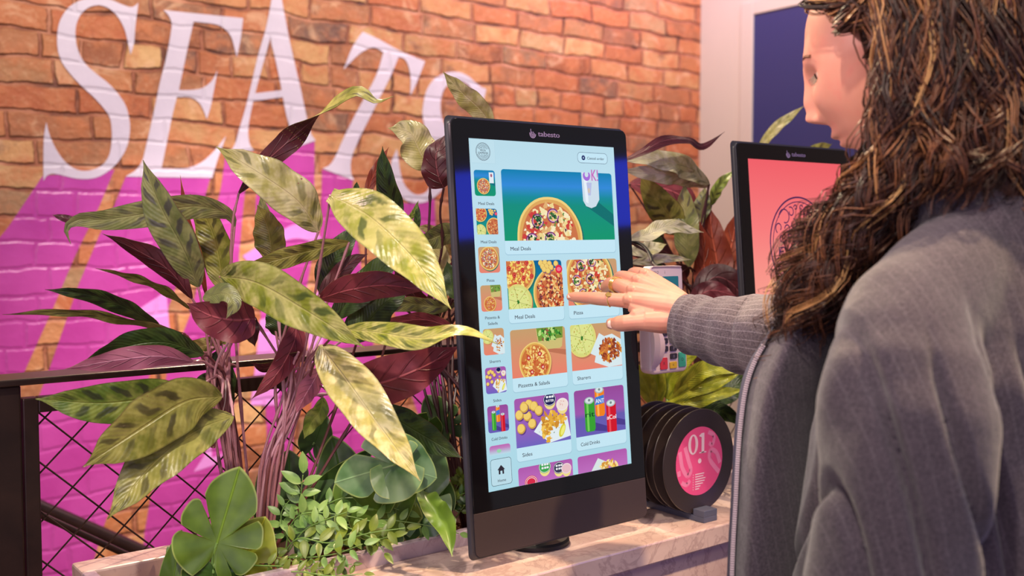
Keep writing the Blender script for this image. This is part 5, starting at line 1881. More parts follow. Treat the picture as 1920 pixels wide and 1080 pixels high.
# the twisting pointed leaf that hangs in front of the rim
e = empty('hanging_leaf_plant', Vector((on_y(800, 990, 1.215).x, 1.215, SOILZ)), 'pointed fresh green leaf hanging over the trough rim just left of the first kiosk', 'plant')
TOP['fresh'] = M_mon; UND['fresh'] = M_mon
leaf(e, pts=[(786, 918, 1.39), (806, 946, 1.36), (836, 984, 1.33), (848, 1044, 1.30)], w=46, top='fresh', und='fresh', tilt=(50, 20, -10, 10), wave=.14, fold=.3, seed=4)
mb = MB(); mb.tube(crom([tuple(at(786, 918, 1.39)), tuple(at(775, 925, 1.41)), tuple(Vector(e.location) + Vector((0, 0, -.004)))], 6), .0018, 7); mb.build('stalk', M_vine, e)

# ---- yellow-green strap leaves beneath the card terminal
TOP['strap'] = leaf_top('yellow_green_strap_leaf', srgb(150, 156, 30), srgb(196, 196, 60), srgb(70, 92, 26), .4, .35, .7, 2.0)
UND['strap'] = M_mon
rS = Vector((on_y(1285, 800, 1.235).x, 1.235, SOILZ))
plant('dracaena-like plant of yellow green strap leaves low behind the vinyl records', rS, [(1270, 790, 1.84)], [
    D(pts=[(1262, 745, 1.82), (1300, 705, 1.78), (1340, 690, 1.76), (1392, 700, 1.74)], w=38, top='strap', und='strap', tilt=(20,)),
    D(pts=[(1255, 750, 1.82), (1300, 730, 1.78), (1345, 716, 1.76), (1400, 690, 1.74)], w=32, top='strap', und='strap', tilt=(20,)),
    D(pts=[(1240, 760, 1.82), (1290, 755, 1.78), (1340, 740, 1.76), (1400, 730, 1.74)], w=34, top='strap', und='strap', tilt=(20,)),
    D(pts=[(1250, 750, 1.84), (1262, 710, 1.84), (1285, 670, 1.82), (1330, 640, 1.8)], w=40, top='strap', und='strap', tilt=(20,)),
    D(pts=[(1235, 760, 1.84), (1230, 720, 1.84), (1225, 680, 1.84), (1235, 630, 1.84)], w=46, top='strap', und='strap', tilt=(20,)),
    D(pts=[(1225, 760, 1.84), (1215, 730, 1.84), (1200, 700, 1.84), (1180, 680, 1.84)], w=40, top='strap', und='strap', tilt=(20,)),
    D(pts=[(1290, 780, 1.86), (1340, 770, 1.84), (1370, 780, 1.84), (1400, 800, 1.84)], w=34, top='dark', und='strap', tilt=(20,)),
    D(pts=[(1300, 760, 1.88), (1330, 700, 1.88), (1350, 660, 1.88), (1380, 620, 1.88)], w=34, top='dark', und='strap', tilt=(20,)),
    D(pts=[(1300, 760, 1.90), (1350, 740, 1.90), (1390, 720, 1.9), (1430, 720, 1.9)], w=50, top='dark', und='strap', tilt=(20,)),
], vj=.012, m=M_vine, name='strap_leaf_plant')

# ---- small-leaved trailing greenery
def sprig(par, pts, n, size, m, mv, seed, flatv=None):
    rr = random.Random(seed)
    C = [Vector(p) for p in crom([tuple(at(*p)) for p in pts], 8)]
    mb = MB()
    mb.tube(C, [.0011 * (1 - .5 * i / len(C)) for i in range(len(C))], 6, 1)
    L = len(C) - 1
    for k in range(n):
        t = .18 + .82 * k / (n - 1)
        i = min(int(t * L), L - 1)
        p = C[i].lerp(C[i + 1], t * L - i)
        T_ = (C[i + 1] - C[i]).normalized()
        V = (CAM - p).normalized()
        V = (V + Vector((rr.uniform(-.4, .4), rr.uniform(-.4, .4), rr.uniform(-.1, .6)))).normalized()
        S = T_.cross(V).normalized()
        for sd in ((-1, 1) if k < n - 1 else (0,)):
            dirv = (S * sd * 1.0 + T_ * (.55 if sd else 1) + V * rr.uniform(-.3, .3)).normalized()
            side = dirv.cross(V).normalized()
            Nn = side.cross(dirv)
            ln = size * rr.uniform(.8, 1.15) * (1 - .35 * abs(t - .5)); wd_ = ln * rr.uniform(.20, .25)
            base = p + dirv * .0015
            vs, uvs = [], []
            nn = 7
            for a in range(nn + 1):
                u = a / nn
                ww = math.sin(math.pi * min(1, u ** .8)) ** .8 * wd_
                c_ = base + dirv * (ln * u) - Nn * (ln * .18 * u * u)
                for v in (-1, 0, 1):
                    vs.append(c_ + side * (v * ww) + Nn * (.0012 * abs(v) * (ww / wd_))); uvs.append((abs(v), u))
            fs = []
            for a in range(nn):
                for j in range(2):
                    fs.append((a * 3 + j, a * 3 + j + 1, a * 3 + 4 + j, a * 3 + 3 + j))
            mb.add(vs, fs, 0, uvs)
            mb.add([v - Nn * .0004 for v in vs], [tuple(reversed(f)) for f in fs], 0, uvs)
    mb.build('sprig', [m, mv], par, smooth=True, angle=None)


rV = Vector((on_y(535, 1040, 1.25).x, 1.25, SOILZ))
ev = empty('trailing_greenery', rV, 'bright green small leaved sprigs trailing over the trough rim left of the first kiosk', 'plant')
fan = [([(530, 1040, 1.36), (560, 1010, 1.34), (620, 1018, 1.32), (690, 1000, 1.31), (760, 990, 1.31)], 10, .017),
       ([(535, 1035, 1.37), (545, 985, 1.36), (575, 962, 1.35), (640, 966, 1.35), (700, 978, 1.35)], 9, .017),
       ([(540, 1035, 1.36), (570, 995, 1.35), (610, 975, 1.34), (650, 960, 1.34)], 8, .016),
       ([(560, 985, 1.38), (562, 950, 1.37), (565, 920, 1.36), (568, 890, 1.36)], 6, .022),
       ([(560, 1000, 1.37), (600, 990, 1.35), (640, 985, 1.34), (700, 1010, 1.32), (735, 1004, 1.31)], 9, .016),
       ([(530, 1045, 1.35), (580, 1045, 1.33), (630, 1038, 1.31), (680, 1020, 1.30)], 8, .017),
       ([(600, 1000, 1.38), (650, 985, 1.38), (720, 975, 1.38), (800, 985, 1.38), (860, 1000, 1.38)], 9, .015),
       ([(590, 960, 1.40), (640, 935, 1.40), (700, 940, 1.40), (760, 960, 1.40)], 8, .018),
       ([(620, 1020, 1.34), (660, 1000, 1.33), (700, 1010, 1.32), (720, 1035, 1.31)], 7, .016),
       ([(545, 1020, 1.38), (530, 990, 1.37), (528, 960, 1.37), (545, 935, 1.37)], 6, .016)]
for i, (p, n, s_) in enumerate(fan):
    sprig(ev, p, max(5, int(n * .8)), s_ * 1.45, M_sprig if i % 4 else M_sprigd, M_vine, i)
rV2 = Vector((on_y(640, 1060, 1.225).x, 1.225, SOILZ))
ev2 = empty('trailing_greenery', rV2, 'olive green leafy runner lying lowest across the front of the trough below the bright sprigs', 'plant')
for i, (p, n, s_) in enumerate([([(470, 1060, 1.33), (530, 1062, 1.32), (600, 1066, 1.31), (660, 1058, 1.30)], 8, .018),
                                ([(500, 1075, 1.31), (560, 1072, 1.30), (620, 1080, 1.29), (680, 1076, 1.29)], 7, .02),
                                ([(560, 1050, 1.34), (590, 1062, 1.33), (600, 1085, 1.32)], 5, .018),
                                ([(470, 1050, 1.36), (500, 1030, 1.36), (520, 1045, 1.35), (560, 1055, 1.34)], 6, .018)]):
    sprig(ev2, p, n, s_, M_sprigd, M_vine, 40 + i)
rV3 = Vector((on_y(850, 960, 1.27).x, 1.27, SOILZ))
ev3 = empty('trailing_greenery', rV3, 'dark small leaved greenery filling the trough behind the lower left edge of the first kiosk', 'plant')
rr_ = random.Random(8)
for i in range(16):
    x0_, y0p = rr_.uniform(790, 880), rr_.uniform(930, 975)
    a = rr_.uniform(-2.6, -.4)
    L_ = rr_.uniform(50, 95)
    z_ = rr_.uniform(1.50, 1.62)
    sprig(ev3, [(x0_, y0p, z_), (x0_ + .5 * L_ * math.cos(a), y0p + .5 * L_ * math.sin(a) - 10, z_ - .02), (x0_ + L_ * math.cos(a), y0p + L_ * math.sin(a) * .8, z_ - .04)], 7, .017, [M_mond, M_sprigd, M_sprigd][i % 3], M_vine, 60 + i)
# ------------------------------------------------------------------ the customer
from mathutils import noise as mnoise, Euler


def fuse(mb, voxel, smooth_it=4, fac=.5):
    """union of closed shapes -> one continuous smooth surface (vertices, faces as numpy)"""
    me = bpy.data.meshes.new('tmp')
    me.from_pydata([tuple(v) for v in mb.v], [], mb.f)
    bm = bmesh.new(); bm.from_mesh(me); bmesh.ops.recalc_face_normals(bm, faces=bm.faces); bm.to_mesh(me); bm.free()
    o = bpy.data.objects.new('tmp', me)
    COL.objects.link(o)
    r = o.modifiers.new('r', 'REMESH'); r.mode = 'VOXEL'; r.voxel_size = voxel
    s = o.modifiers.new('s', 'SMOOTH'); s.factor = fac; s.iterations = smooth_it
    dg = bpy.context.evaluated_depsgraph_get(); dg.update()
    m2 = bpy.data.meshes.new_from_object(o.evaluated_get(dg))
    V = np.empty(len(m2.vertices) * 3); m2.vertices.foreach_get('co', V)
    Nn = np.empty(len(m2.vertices) * 3); m2.vertices.foreach_get('normal', Nn)
    F = [tuple(p.vertices) for p in m2.polygons]
    bpy.data.objects.remove(o, do_unlink=True); bpy.data.meshes.remove(me); bpy.data.meshes.remove(m2)
    return V.reshape(-1, 3), Nn.reshape(-1, 3), F


def skin_mat():
    t = NT('fair_skin')
    geo = t.t.nodes.new('ShaderNodeNewGeometry').outputs['Position']
    c = t.mix(t.noise(geo, 30, 3), srgb(204, 138, 118), srgb(220, 160, 140))
    c = t.mix(t.m('MULTIPLY', t.sstep(t.noise(geo, 55, 2), .5, .75), .3), c, srgb(222, 128, 118))
    t.set(color=c, rough=.42, spec=.4, sss=.12)
    t.b.inputs['Subsurface Radius'].default_value = (1, .35, .2)
    t.b.inputs['Subsurface Scale'].default_value = .008
    t.bump(t.noise(geo, 700, 2), .10, .0006)
    return t.mat


M_skin = skin_mat()
M_nail = simple('pale_nail', srgb(244, 208, 200), .22)
M_gold = simple('gold', srgb(240, 200, 120), .26, .85)


def cloth_mat(name, base, light, kind):
    t = NT(name)
    geo = t.t.nodes.new('ShaderNodeNewGeometry').outputs['Position']
    if kind == 'uv':
        uv = t.t.nodes.new('ShaderNodeUVMap').outputs[0]
        u, v, _ = t.sep(uv)
        s = t.m('MULTIPLY', u, 34.0)
    elif kind == 'lat':
        x, y, z = t.sep(geo)
        s = t.m('DIVIDE', t.m('ADD', t.m('MULTIPLY', x, .84), t.m('MULTIPLY', y, -.54)), .0125)
        s = t.m('ADD', s, t.m('MULTIPLY', z, 16.0))
    f = t.m('FRACT', s)
    ln = t.m('SUBTRACT', 1.0, t.sstep(t.m('ABSOLUTE', t.m('SUBTRACT', f, .5)), .03, .09))
    ln = t.m('MULTIPLY', ln, t.m('MULTIPLY_ADD', t.noise(geo, 500, 1), .9, .0))
    n = t.noise(geo, 420, 3, .8)
    c = t.mix(t.sstep(n, .3, .75), base, light)
    c = t.mix(t.m('MULTIPLY', ln, (.55 if kind == 'uv' else .10)), c, srgb(176, 168, 178))
    t.set(color=c, rough=.85, spec=.25, sheen=.25)
    t.bump(t.m('ADD', n, t.m('MULTIPLY', t.noise(geo, 26, 3), 5.0)), .35, .0022)
    return t.mat


M_jacket = cloth_mat('charcoal_pinstripe_wool', srgb(46, 40, 50), srgb(82, 72, 82), 'lat')
M_sleeve = cloth_mat('charcoal_pinstripe_sleeve_wool', srgb(66, 58, 66), srgb(112, 102, 108), 'uv')
M_lining = simple('blue_grey_facing', srgb(62, 62, 84), .7)
M_zip = simple('silver_zip', srgb(226, 206, 214), .3, .25)
M_trouser = simple('black_trouser_cloth', srgb(36, 34, 42), .85)
M_shoe = simple('black_leather', srgb(24, 22, 24), .35)
M_shirt = simple('black_knit', srgb(30, 27, 33), .85)

PC = Vector((.985, .50, 0))
per = empty('person', (PC.x, PC.y, 0), 'person in charcoal pinstripe jacket with long curly brown hair, touching the kiosk screen', 'person')
# ---- body: torso and limbs under the clothes
Lsh, Rsh = at(1690, 590, .90), Vector((1.150, .51, 1.340))
wrist = at(1279, 590, 1.385)
elb = Vector((1.185, .735, 1.21))
Lel = at(1630, 1190, .862)
Lwr = Lel + Vector((.01, .11, -.21))
b = MB()
def ringtube(mb, rings, n=28):
    """rings: (cx, cy, z, a, b)"""
    vs = []
    for cx, cy, z, a, b_ in rings:
        for j in range(n):
            t = 2 * math.pi * j / n
            vs.append((cx + a * math.cos(t), cy + b_ * math.sin(t), z))
    fs = [(i * n + j, i * n + (j + 1) % n, (i + 1) * n + (j + 1) % n, (i + 1) * n + j) for i in range(len(rings) - 1) for j in range(n)]
    fs += [tuple(reversed(range(n))), tuple(range((len(rings) - 1) * n, len(rings) * n))]
    mb.add(vs, fs)
X_, Y_ = PC.x, PC.y
ringtube(b, [(X_, Y_, .80, .15, .11), (X_, Y_, .92, .165, .12), (X_, Y_, 1.02, .135, .10), (X_, Y_ + .005, 1.12, .13, .095), (X_, Y_ + .01, 1.25, .155, .115),
             (X_, Y_, 1.33, .13, .09), (X_, Y_ - .01, 1.38, .08, .06), (X_, Y_ - .01, 1.42, .055, .055)])
b.tube([(X_, Y_ - .012, 1.36), (X_, Y_ + .01, 1.43), (X_ - .003, Y_ + .045, 1.50), (X_ - .003, Y_ + .075, 1.545)], [.07, .056, .052, .052], 24)
for sh, el, wr in ((Lsh, Lel, Lwr), (Rsh, elb, wrist)):
    sh = sh + Vector((0, 0, -.01))
    b.tube([Vector((X_, Y_, 1.315)).lerp(sh, .5), sh, sh.lerp(el, .5), el, el.lerp(wr, .5), wr], [.045, .036, .038, .034, .030, .025], 18)
for s in (-1, 1):
    hx = X_ + s * .085
    b.tube([(hx, Y_, .86), (hx, Y_ + .005, .70), (hx, Y_ + .01, .50), (hx, Y_ - .015, .28), (hx, Y_ - .01, .09)], [.095, .085, .058, .052, .035], 20)
    b.tube([(hx, Y_ - .04, .045), (hx, Y_ + .02, .045), (hx + s * .01, Y_ + .14, .03)], [.034, .036, .024], 14)
# left hand hanging, relaxed
hd = Vector((.0, .12, -.2)).normalized()
hs = Vector((0, 1, .3)).normalized()
pm = Lwr + hd * .085
for k, (o_, ln) in enumerate(((-.030, .062), (-.010, .072), (.010, .068), (.029, .054))):
    a0 = pm + hs * o_
    b.tube([Lwr + hs * o_ * .5, a0, a0 + hd * ln * .45 + Vector((.008, 0, 0)), a0 + hd * ln * .8 + Vector((.022, 0, 0)), a0 + hd * ln + Vector((.034, 0, 0))], [.014, .0105, .009, .008, .007], 10)
b.tube([Lwr + hd * .02, Lwr + hd * .045 + hs * .035, Lwr + hd * .085 + hs * .052, Lwr + hd * .11 + hs * .055], [.014, .013, .0105, .009], 10)
V1, N1, F1 = fuse(b, .0055, 6)

# ---- head
HO = Vector((.982, .598, 1.588))
HR = Euler((R(-14), 0, R(9)), 'XYZ').to_matrix()


def head_pt(d):
    x, y, z = d
    px, py, pz = .074 * x, .094 * y, .117 * z
    pz += .004
    if z < 0:
        t = min(1, -z)
        px *= 1 - .34 * t ** 1.5
        if y < 0: py *= 1 - .55 * t ** .8
        else: py *= 1 + .02 * t
    else:
        if y < 0: py *= 1.06
    if y > 0:
        w = min(1, y / .35)
        px *= 1 - .05 * w
        def g(cx, cz, a, sx, sz):
            return a * math.exp(-((abs(px) - cx) / sx) ** 2 - ((pz - cz) / sz) ** 2)
        dy = 0
        dy += g(0, .024, .005, .040, .012) + g(.031, .001, -.011, .015, .011) + g(0, .004, .010, .0085, .020)
        dy += g(0, -.020, .016, .0085, .016) + g(0, -.036, .017, .0085, .0085) + g(.011, -.041, .009, .006, .006)
        dy += g(0, -.053, -.003, .010, .005) + g(0, -.0625, .0095, .018, .0052) + g(0, -.0685, -.004, .018, .0018) + g(0, -.0745, .0085, .015, .0052)
        dy += g(0, -.086, -.004, .016, .005) + g(0, -.103, .013, .018, .013) + g(.040, -.030, .005, .018, .018) + g(0, .07, .004, .05, .03)
        py += dy * w
    return Vector((px, py, pz))


def H(p):
    return HO + HR @ Vector(p)


hb = MB()
nu, nv = 150, 120
vs = []
for i in range(nv + 1):
    ph = math.pi * i / nv
    for j in range(nu):
        th = 2 * math.pi * j / nu
        vs.append(H(head_pt((math.sin(ph) * math.cos(th), math.sin(ph) * math.sin(th), math.cos(ph)))))
fs = [(i * nu + j, (i + 1) * nu + j, (i + 1) * nu + (j + 1) % nu, i * nu + (j + 1) % nu) for i in range(nv) for j in range(nu)]
hb.add(vs, fs)
hb.tube([H((0, -.03, -.05)), H((0, -.035, -.09)), Vector((X_ - .002, Y_ + .025, 1.455)), Vector((X_, Y_, 1.41))], [.05, .05, .052, .058], 28)
for s in (-1, 1):   # ears
    hb.tube([H((s * .070, -.008, .014)), H((s * .078, -.016, .012)), H((s * .080, -.020, -.004)), H((s * .075, -.012, -.024)), H((s * .070, -.004, -.028))], [.005, .008, .008, .006, .004], 10)
V2, N2, F2 = fuse(hb, .0019, 2, .4)

# ---- right hand pressing the screen
hb = MB()
def A(px, py, z): return at(px, py, z)
PX = lambda mm, z=1.43: mm / 1000
# palm: overlapping rounded bars from the wrist to every knuckle
w0 = A(1290, 588, 1.372)
cuts = [(A(1276, 578, 1.388), A(1176, 563, 1.420), .0155, .0118), (A(1276, 574, 1.392), A(1182, 545, 1.430), .0155, .0120),
        (A(1277, 570, 1.398), A(1191, 527, 1.442), .0150, .0115), (A(1279, 568, 1.404), A(1206, 514, 1.455), .0140, .0105)]
for a, k, r0, r1_ in cuts:
    hb.tube([a, a.lerp(k, .33), a.lerp(k, .66), k], [r0 * 1.05, r0 * 1.05, (r0 + r1_) / 2 * 1.05, r1_], 16)
hb.tube([A(1315, 592, 1.365), A(1290, 589, 1.378), A(1272, 588, 1.390), A(1250, 582, 1.402), A(1225, 578, 1.412)], [.0245, .0235, .0225, .022, .017], 20, ell=[.8, .8, .8, .85, .9])
# thumb root and web
hb.tube([A(1272, 602, 1.388), A(1240, 602, 1.394), A(1210, 602, 1.398)], [.016, .0175, .0145], 16)
hb.tube([A(1225, 592, 1.400), A(1195, 580, 1.408), A(1182, 574, 1.412)], [.015, .0105, .008], 14)
hb.tube([A(1205, 588, 1.403), A(1190, 592, 1.402), A(1184, 598, 1.402)], [.012, .009, .007], 14)
hb.tube([A(1215, 603, 1.397), A(1193, 604, 1.400), A(1172, 606, 1.404), A(1159, 607, 1.409), A(1150, 607, 1.413)], [.0138, .0118, .0118, .0112, .0085], 16)
fing = [([(1178, 564, 1.419), (1150, 562, 1.424), (1122, 560, 1.431), (1096, 558, 1.440), (1078, 557, 1.446), (1068, 556.5, 1.450)], [.0108, .0098, .0096, .0084, .0076, .0058]),
        ([(1184, 545, 1.430), (1163, 536, 1.442), (1148, 532, 1.458), (1139, 535, 1.472), (1136, 540, 1.484), (1140, 548, 1.492)], [.0112, .0102, .0098, .0088, .0080, .0064]),
        ([(1192, 527, 1.442), (1174, 521, 1.456), (1163, 520, 1.472), (1158, 526, 1.486), (1162, 536, 1.494)], [.0108, .0100, .0095, .0084, .0066]),
        ([(1206, 515, 1.454), (1194, 512, 1.466), (1186, 513, 1.478), (1184, 521, 1.490), (1188, 530, 1.496)], [.0098, .0090, .0084, .0076, .0060])]
for pts, rad in fing:
    C = [at(*p) for p in pts]
    P2 = crom([tuple(c) + (r,) for c, r in zip(C, rad)], 5)
    hb.tube([Vector(p[:3]) for p in P2], [float(p[3]) for p in P2], 16)
    # rounded tip and slightly thicker joints
    hb.lathe(C[-1], [(0.0001, -.0045), (rad[-1] * .75, -.003), (rad[-1], 0), (rad[-1] * .75, .003), (0.0001, .0045)], 12, 0, (C[-1] - C[-2]).normalized())
hb.lathe(at(1146, 607, 1.415), [(.0001, -.008), (.006, -.006), (.0088, 0), (.006, .006), (.0001, .008)], 12, 0, RIGHT)
for kp in ((1178, 562, 1.412), (1185, 543, 1.422), (1194, 525, 1.434), (1208, 513, 1.447)):   # knuckles
    c = at(*kp)
    hb.lathe(c, [(.0001, -.0085), (.006, -.0065), (.0090, 0), (.006, .0065), (.0001, .0085)], 12, 0, RIGHT)
V3, N3, F3 = fuse(hb, .00105, 5, .5)
allv = list(map(tuple, V1)) + list(map(tuple, V2)) + list(map(tuple, V3))
n1_, n2_ = len(V1), len(V2)
allf = F1 + [tuple(i + n1_ for i in f) for f in F2] + [tuple(i + n1_ + n2_ for i in f) for f in F3]
me = bpy.data.meshes.new('body')
me.from_pydata([(x - PC.x, y - PC.y, z) for x, y, z in allv], [], allf)
me.polygons.foreach_set('use_smooth', [True] * len(me.polygons))
body_o = link('body', me, [M_skin], per)

# nails and rings
def nail(c, dirn, nrm, ln, wd_, name='fingernail'):
    c, dirn, nrm = Vector(c), Vector(dirn).normalized(), Vector(nrm)
    nrm = (nrm - dirn * nrm.dot(dirn)).normalized(); sd = dirn.cross(nrm)
    vs, fs = [], []
    for i in range(7):
        u = i / 6
        for j in range(7):
            v = -1 + 2 * j / 6
            w_ = wd_ * (1 - .35 * max(0, u - .6) / .4) * (1 if u > .1 else .85)
            vs.append(c + dirn * (ln * (u - .4)) + sd * (v * w_) + nrm * (-.0022 * v * v - .0012 * u * u))
    vs += [v - nrm * .0012 for v in vs]
    for k, o in ((0, 0), (1, 49)):
        for i in range(6):
            for j in range(6):
                q_ = (o + i * 7 + j, o + i * 7 + j + 1, o + i * 7 + j + 8, o + i * 7 + j + 7)
                fs.append(q_ if k == 0 else tuple(reversed(q_)))
    m_ = MB(); m_.add(vs, fs); m_.build(name, M_nail, per, recalc=False)
toC = (CAM - at(1075, 555, 1.448)).normalized()
nail(at(1074, 551.5, 1.4435), -RIGHT + FWD * .25, UPC * .8 + toC * .55, .0125, .0052)
nail(at(1149, 606, 1.4055), -RIGHT + FWD * .25, UPC * .2 + toC * 1.0 - RIGHT * .3, .0125, .0066)
def fring(p, dirn, r, tubes, th, name, lab):
    m_ = MB()
    d = Vector(dirn).normalized(); x = d.orthogonal().normalized(); y = d.cross(x)
    for off in tubes:
        c = Vector(p) + d * off
        pts = [c + x * r * math.cos(2 * math.pi * k / 28) + y * r * math.sin(2 * math.pi * k / 28) for k in range(29)]
        m_.tube(pts, th, 8)
    tag(m_.build(name, M_gold, per), lab)
fd = at(1150, 562, 1.424) - at(1122, 560, 1.431)
fring(at(1142, 561.5, 1.426), fd + UPC * .004, .0102, (0,), .0009, 'finger_ring', 'thin signet ring on the pointing finger')
m_ = MB(); c_ = at(1141, 552.5, 1.419); m_.lathe(c_, [(.0001, -.0008), (.0042, -.0006), (.0046, .0), (.0042, .0007), (.0001, .0009)], 16, 0, UPC * .8 - FWD * .7); tag(m_.build('ring_face', M_gold, per), 'flat oval face of the signet ring')
fd = at(1163, 536, 1.442) - at(1148, 532, 1.458)
fring(at(1155, 534, 1.450), fd, .0108, (-.0022, .0008, .0036), .0010, 'finger_ring', 'stacked gold rings on the bent middle finger')

# eyes, lashes, brow, lips
M_eye = simple('eye_white', srgb(226, 216, 212), .15)
M_lash = simple('dark_lash', srgb(30, 18, 16), .5)
M_brow = simple('brown_eyebrow', srgb(120, 74, 54), .7)
M_lip = simple('muted_rose_lip', srgb(196, 108, 104), .4)
for s in (-1, 1):
    m_ = MB(); m_.lathe(H((s * .031, .0625, .001)), [(.0001, -.0118), (.006, -.0103), (.0102, -.006), (.0118, 0), (.0102, .006), (.006, .0103), (.0001, .0118)], 20, 0, HR @ Vector((0, 1, 0)))
    m_.build('eye', M_eye, per)
    m_ = MB()
    pts = [H((s * (.031 + .013 * math.cos(R(a))), .0755 - .004 * abs(math.cos(R(a))), .001 - .004 * math.sin(R(a)))) for a in range(0, 181, 15)]
    m_.tube(pts, .0009, 6)
    for k in range(1, 12):
        p = pts[k]; m_.tube([p, p + HR @ Vector((s * .001, .004, -.003)), p + HR @ Vector((s * .002, .0075, -.0045))], [.0005, .0004, .0002], 5)
    m_.build('eyelashes', M_lash, per)
    m_ = MB()
    pts = [H((s * x, y, z)) for x, y, z in ((.012, .0935, .020), (.024, .0895, .0245), (.036, .0825, .025), (.047, .072, .020))]
    m_.tube([p - HR @ Vector((0, .0012, 0)) for p in [Vector(q_) for q_ in crom([tuple(p) for p in pts], 4)]], .0019, 6); m_.build('eyebrow', M_brow, per)

# ---- jacket
jb = MB()
ringtube(jb, [(X_, Y_ + .01, .84, .205, .150), (X_, Y_ + .01, .95, .200, .150), (X_, Y_ + .015, 1.08, .185, .145), (X_, Y_ + .015, 1.20, .172, .142), (X_, Y_ + .005, 1.27, .160, .128),
              (X_, Y_, 1.32, .140, .108), (X_, Y_ - .008, 1.36, .110, .088), (X_, Y_ - .01, 1.40, .084, .074), (X_, Y_ - .01, 1.425, .068, .064), (X_, Y_ - .01, 1.438, .064, .061)], 48)
jb.tube([at(1915, 392, 1.02), at(1850, 462, .985), at(1780, 532, .95), at(1708, 606, .905), at(1702, 660, .885), at(1706, 700, .872), at(1707, 780, .862), at(1700, 900, .855), at(1668, 1080, .86), Lel, Lel.lerp(Lwr, .5), Lwr + Vector((0, -.01, .03))],
        [.048, .055, .060, .060, .064, .067, .068, .064, .063, .060, .056, .050], 30)
jb.tube([Vector((X_ + .03, Y_, 1.395)), Vector((X_ + .09, Y_, 1.365)), Rsh, Rsh.lerp(elb, .3)], [.05, .058, .062, .066], 30)
VJ, NJ, FJ = fuse(jb, .0048, 10, .5)
# cloth folds
out = []
for (x, y, z), (nx_, ny_, nz_) in zip(VJ, NJ):
    lat = (x * .84 - y * .54)
    arm = max(0, min(1, (.93 - x) / .06)) * max(0, min(1, (1.36 - z) / .10))
    w = mnoise.noise(Vector((x * 9, y * 9, z * 2.6))) * .010
    fa = math.sin(lat * 62 + z * 9 + 2.2 * mnoise.noise(Vector((x * 6, y * 6, z * 4))))
    f = (.55 - 1.5 * (1 - min(1, abs(fa) * 1.8)) ** 1.5) * .0075 * arm
    f2 = mnoise.noise(Vector((x * 22 + z * 8, y * 22, z * 7))) * .0055
    k = min(1, max(0, (1.40 - z) / .12))
    d = (w * 1.25 + f * 1.3 + f2 * 1.2) * k
    out.append((x + nx_ * d - PC.x, y + ny_ * d - PC.y, z + nz_ * d))
me = bpy.data.meshes.new('jacket')
me.from_pydata(out, [], FJ)
me.polygons.foreach_set('use_smooth', [True] * len(me.polygons))
jacket = link('jacket', me, [M_jacket], per)
# right sleeve: a tube with its stripes along the arm
axis = [(A(1277, 602, 1.386), .0365), (A(1300, 607, 1.374), .0395), (A(1345, 618, 1.350), .045), (A(1400, 628, 1.322), .052), (A(1470, 640, 1.30), .058), (elb + Vector((-.01, 0, .005)), .064), (elb.lerp(Rsh, .5), .070), (Rsh + Vector((-.01, -.01, -.01)), .072)]
P2 = crom([tuple(c) + (r,) for c, r in axis], 12)
m_ = MB()
n_s = 64
m_.tube([Vector(p[:3]) for p in P2], [float(p[3]) for p in P2], n_s, caps=False)
k_ = len(P2)
vsn = []
for i in range(k_):
    c = Vector(P2[i][:3])
    for j in range(n_s):
        v = Vector(m_.v[i * n_s + j]); d = (v - c).normalized()
        amp = .0035 * min(1, i / 12)
        v += d * (amp * mnoise.noise(v * 26) + .5 * amp * math.sin(i * .55 + 3 * math.sin(2 * math.pi * j / n_s)))
        vsn.append(tuple(v))
# turned-in cuff edge
inner = []
for j in range(n_s):
    v = Vector(vsn[j]); c = Vector(P2[0][:3]); inner.append(tuple(c + (v - c) * .93))
inner2 = []
dback = (Vector(P2[4][:3]) - Vector(P2[0][:3])).normalized()
for j in range(n_s):
    inner2.append(tuple(Vector(inner[j]) + dback * .05 - (Vector(inner[j]) - Vector(P2[0][:3])) * .1))
m_.v = vsn
uvi = [(j / n_s, 0) for j in range(n_s)]
m_.add(vsn[:n_s] + inner + inner2, [(j, n_s + j, n_s + (j + 1) % n_s, (j + 1) % n_s) for j in range(n_s)] + [(n_s + j, 2 * n_s + j, 2 * n_s + (j + 1) % n_s, n_s + (j + 1) % n_s) for j in range(n_s)], 0, uvi * 3)
m_.build('jacket_sleeve', M_sleeve, per, angle=60)

# open left front panel with its zip
edge_px = [(1470, 560, 1.10), (1440, 625, 1.105), (1410, 672, 1.11), (1391, 720, 1.11), (1380, 800, 1.11), (1375, 870, 1.10), (1371, 950, 1.095), (1367, 1020, 1.09), (1364, 1100, 1.085), (1362, 1200, 1.08), (1360, 1400, 1.07)]
mid_px = [(1520, 560, 1.04), (1490, 640, 1.035), (1468, 700, 1.03), (1456, 760, 1.03), (1448, 820, 1.03), (1443, 880, 1.03), (1439, 950, 1.03), (1435, 1020, 1.03), (1432, 1100, 1.03), (1432, 1200, 1.03), (1430, 1400, 1.02)]
in_px = [(1590, 560, 1.06), (1590, 640, 1.08), (1580, 700, 1.10), (1575, 760, 1.12), (1570, 820, 1.13), (1570, 880, 1.13), (1570, 950, 1.13), (1570, 1020, 1.13), (1570, 1100, 1.13), (1570, 1200, 1.12), (1570, 1400, 1.10)]
m_ = MB()
cols_ = 18
E_ = crom([tuple(at(*p)) for p in edge_px], 6); Mi = crom([tuple(at(*p)) for p in mid_px], 6); I_ = crom([tuple(at(*p)) for p in in_px], 6)
rows = len(E_)
vs, uvs = [], []
for i in range(rows):
    e, mpt, n_ = Vector(E_[i]), Vector(Mi[i]), Vector(I_[i])
    C = crom([tuple(e), tuple(mpt), tuple(n_)], cols_ // 2)
    for j, c in enumerate(C):
        c = Vector(c)
        vs.append(c + FWD * (.007 * math.sin(j * .75 + i * .03) * (j / cols_))); uvs.append((j / cols_, i / rows))
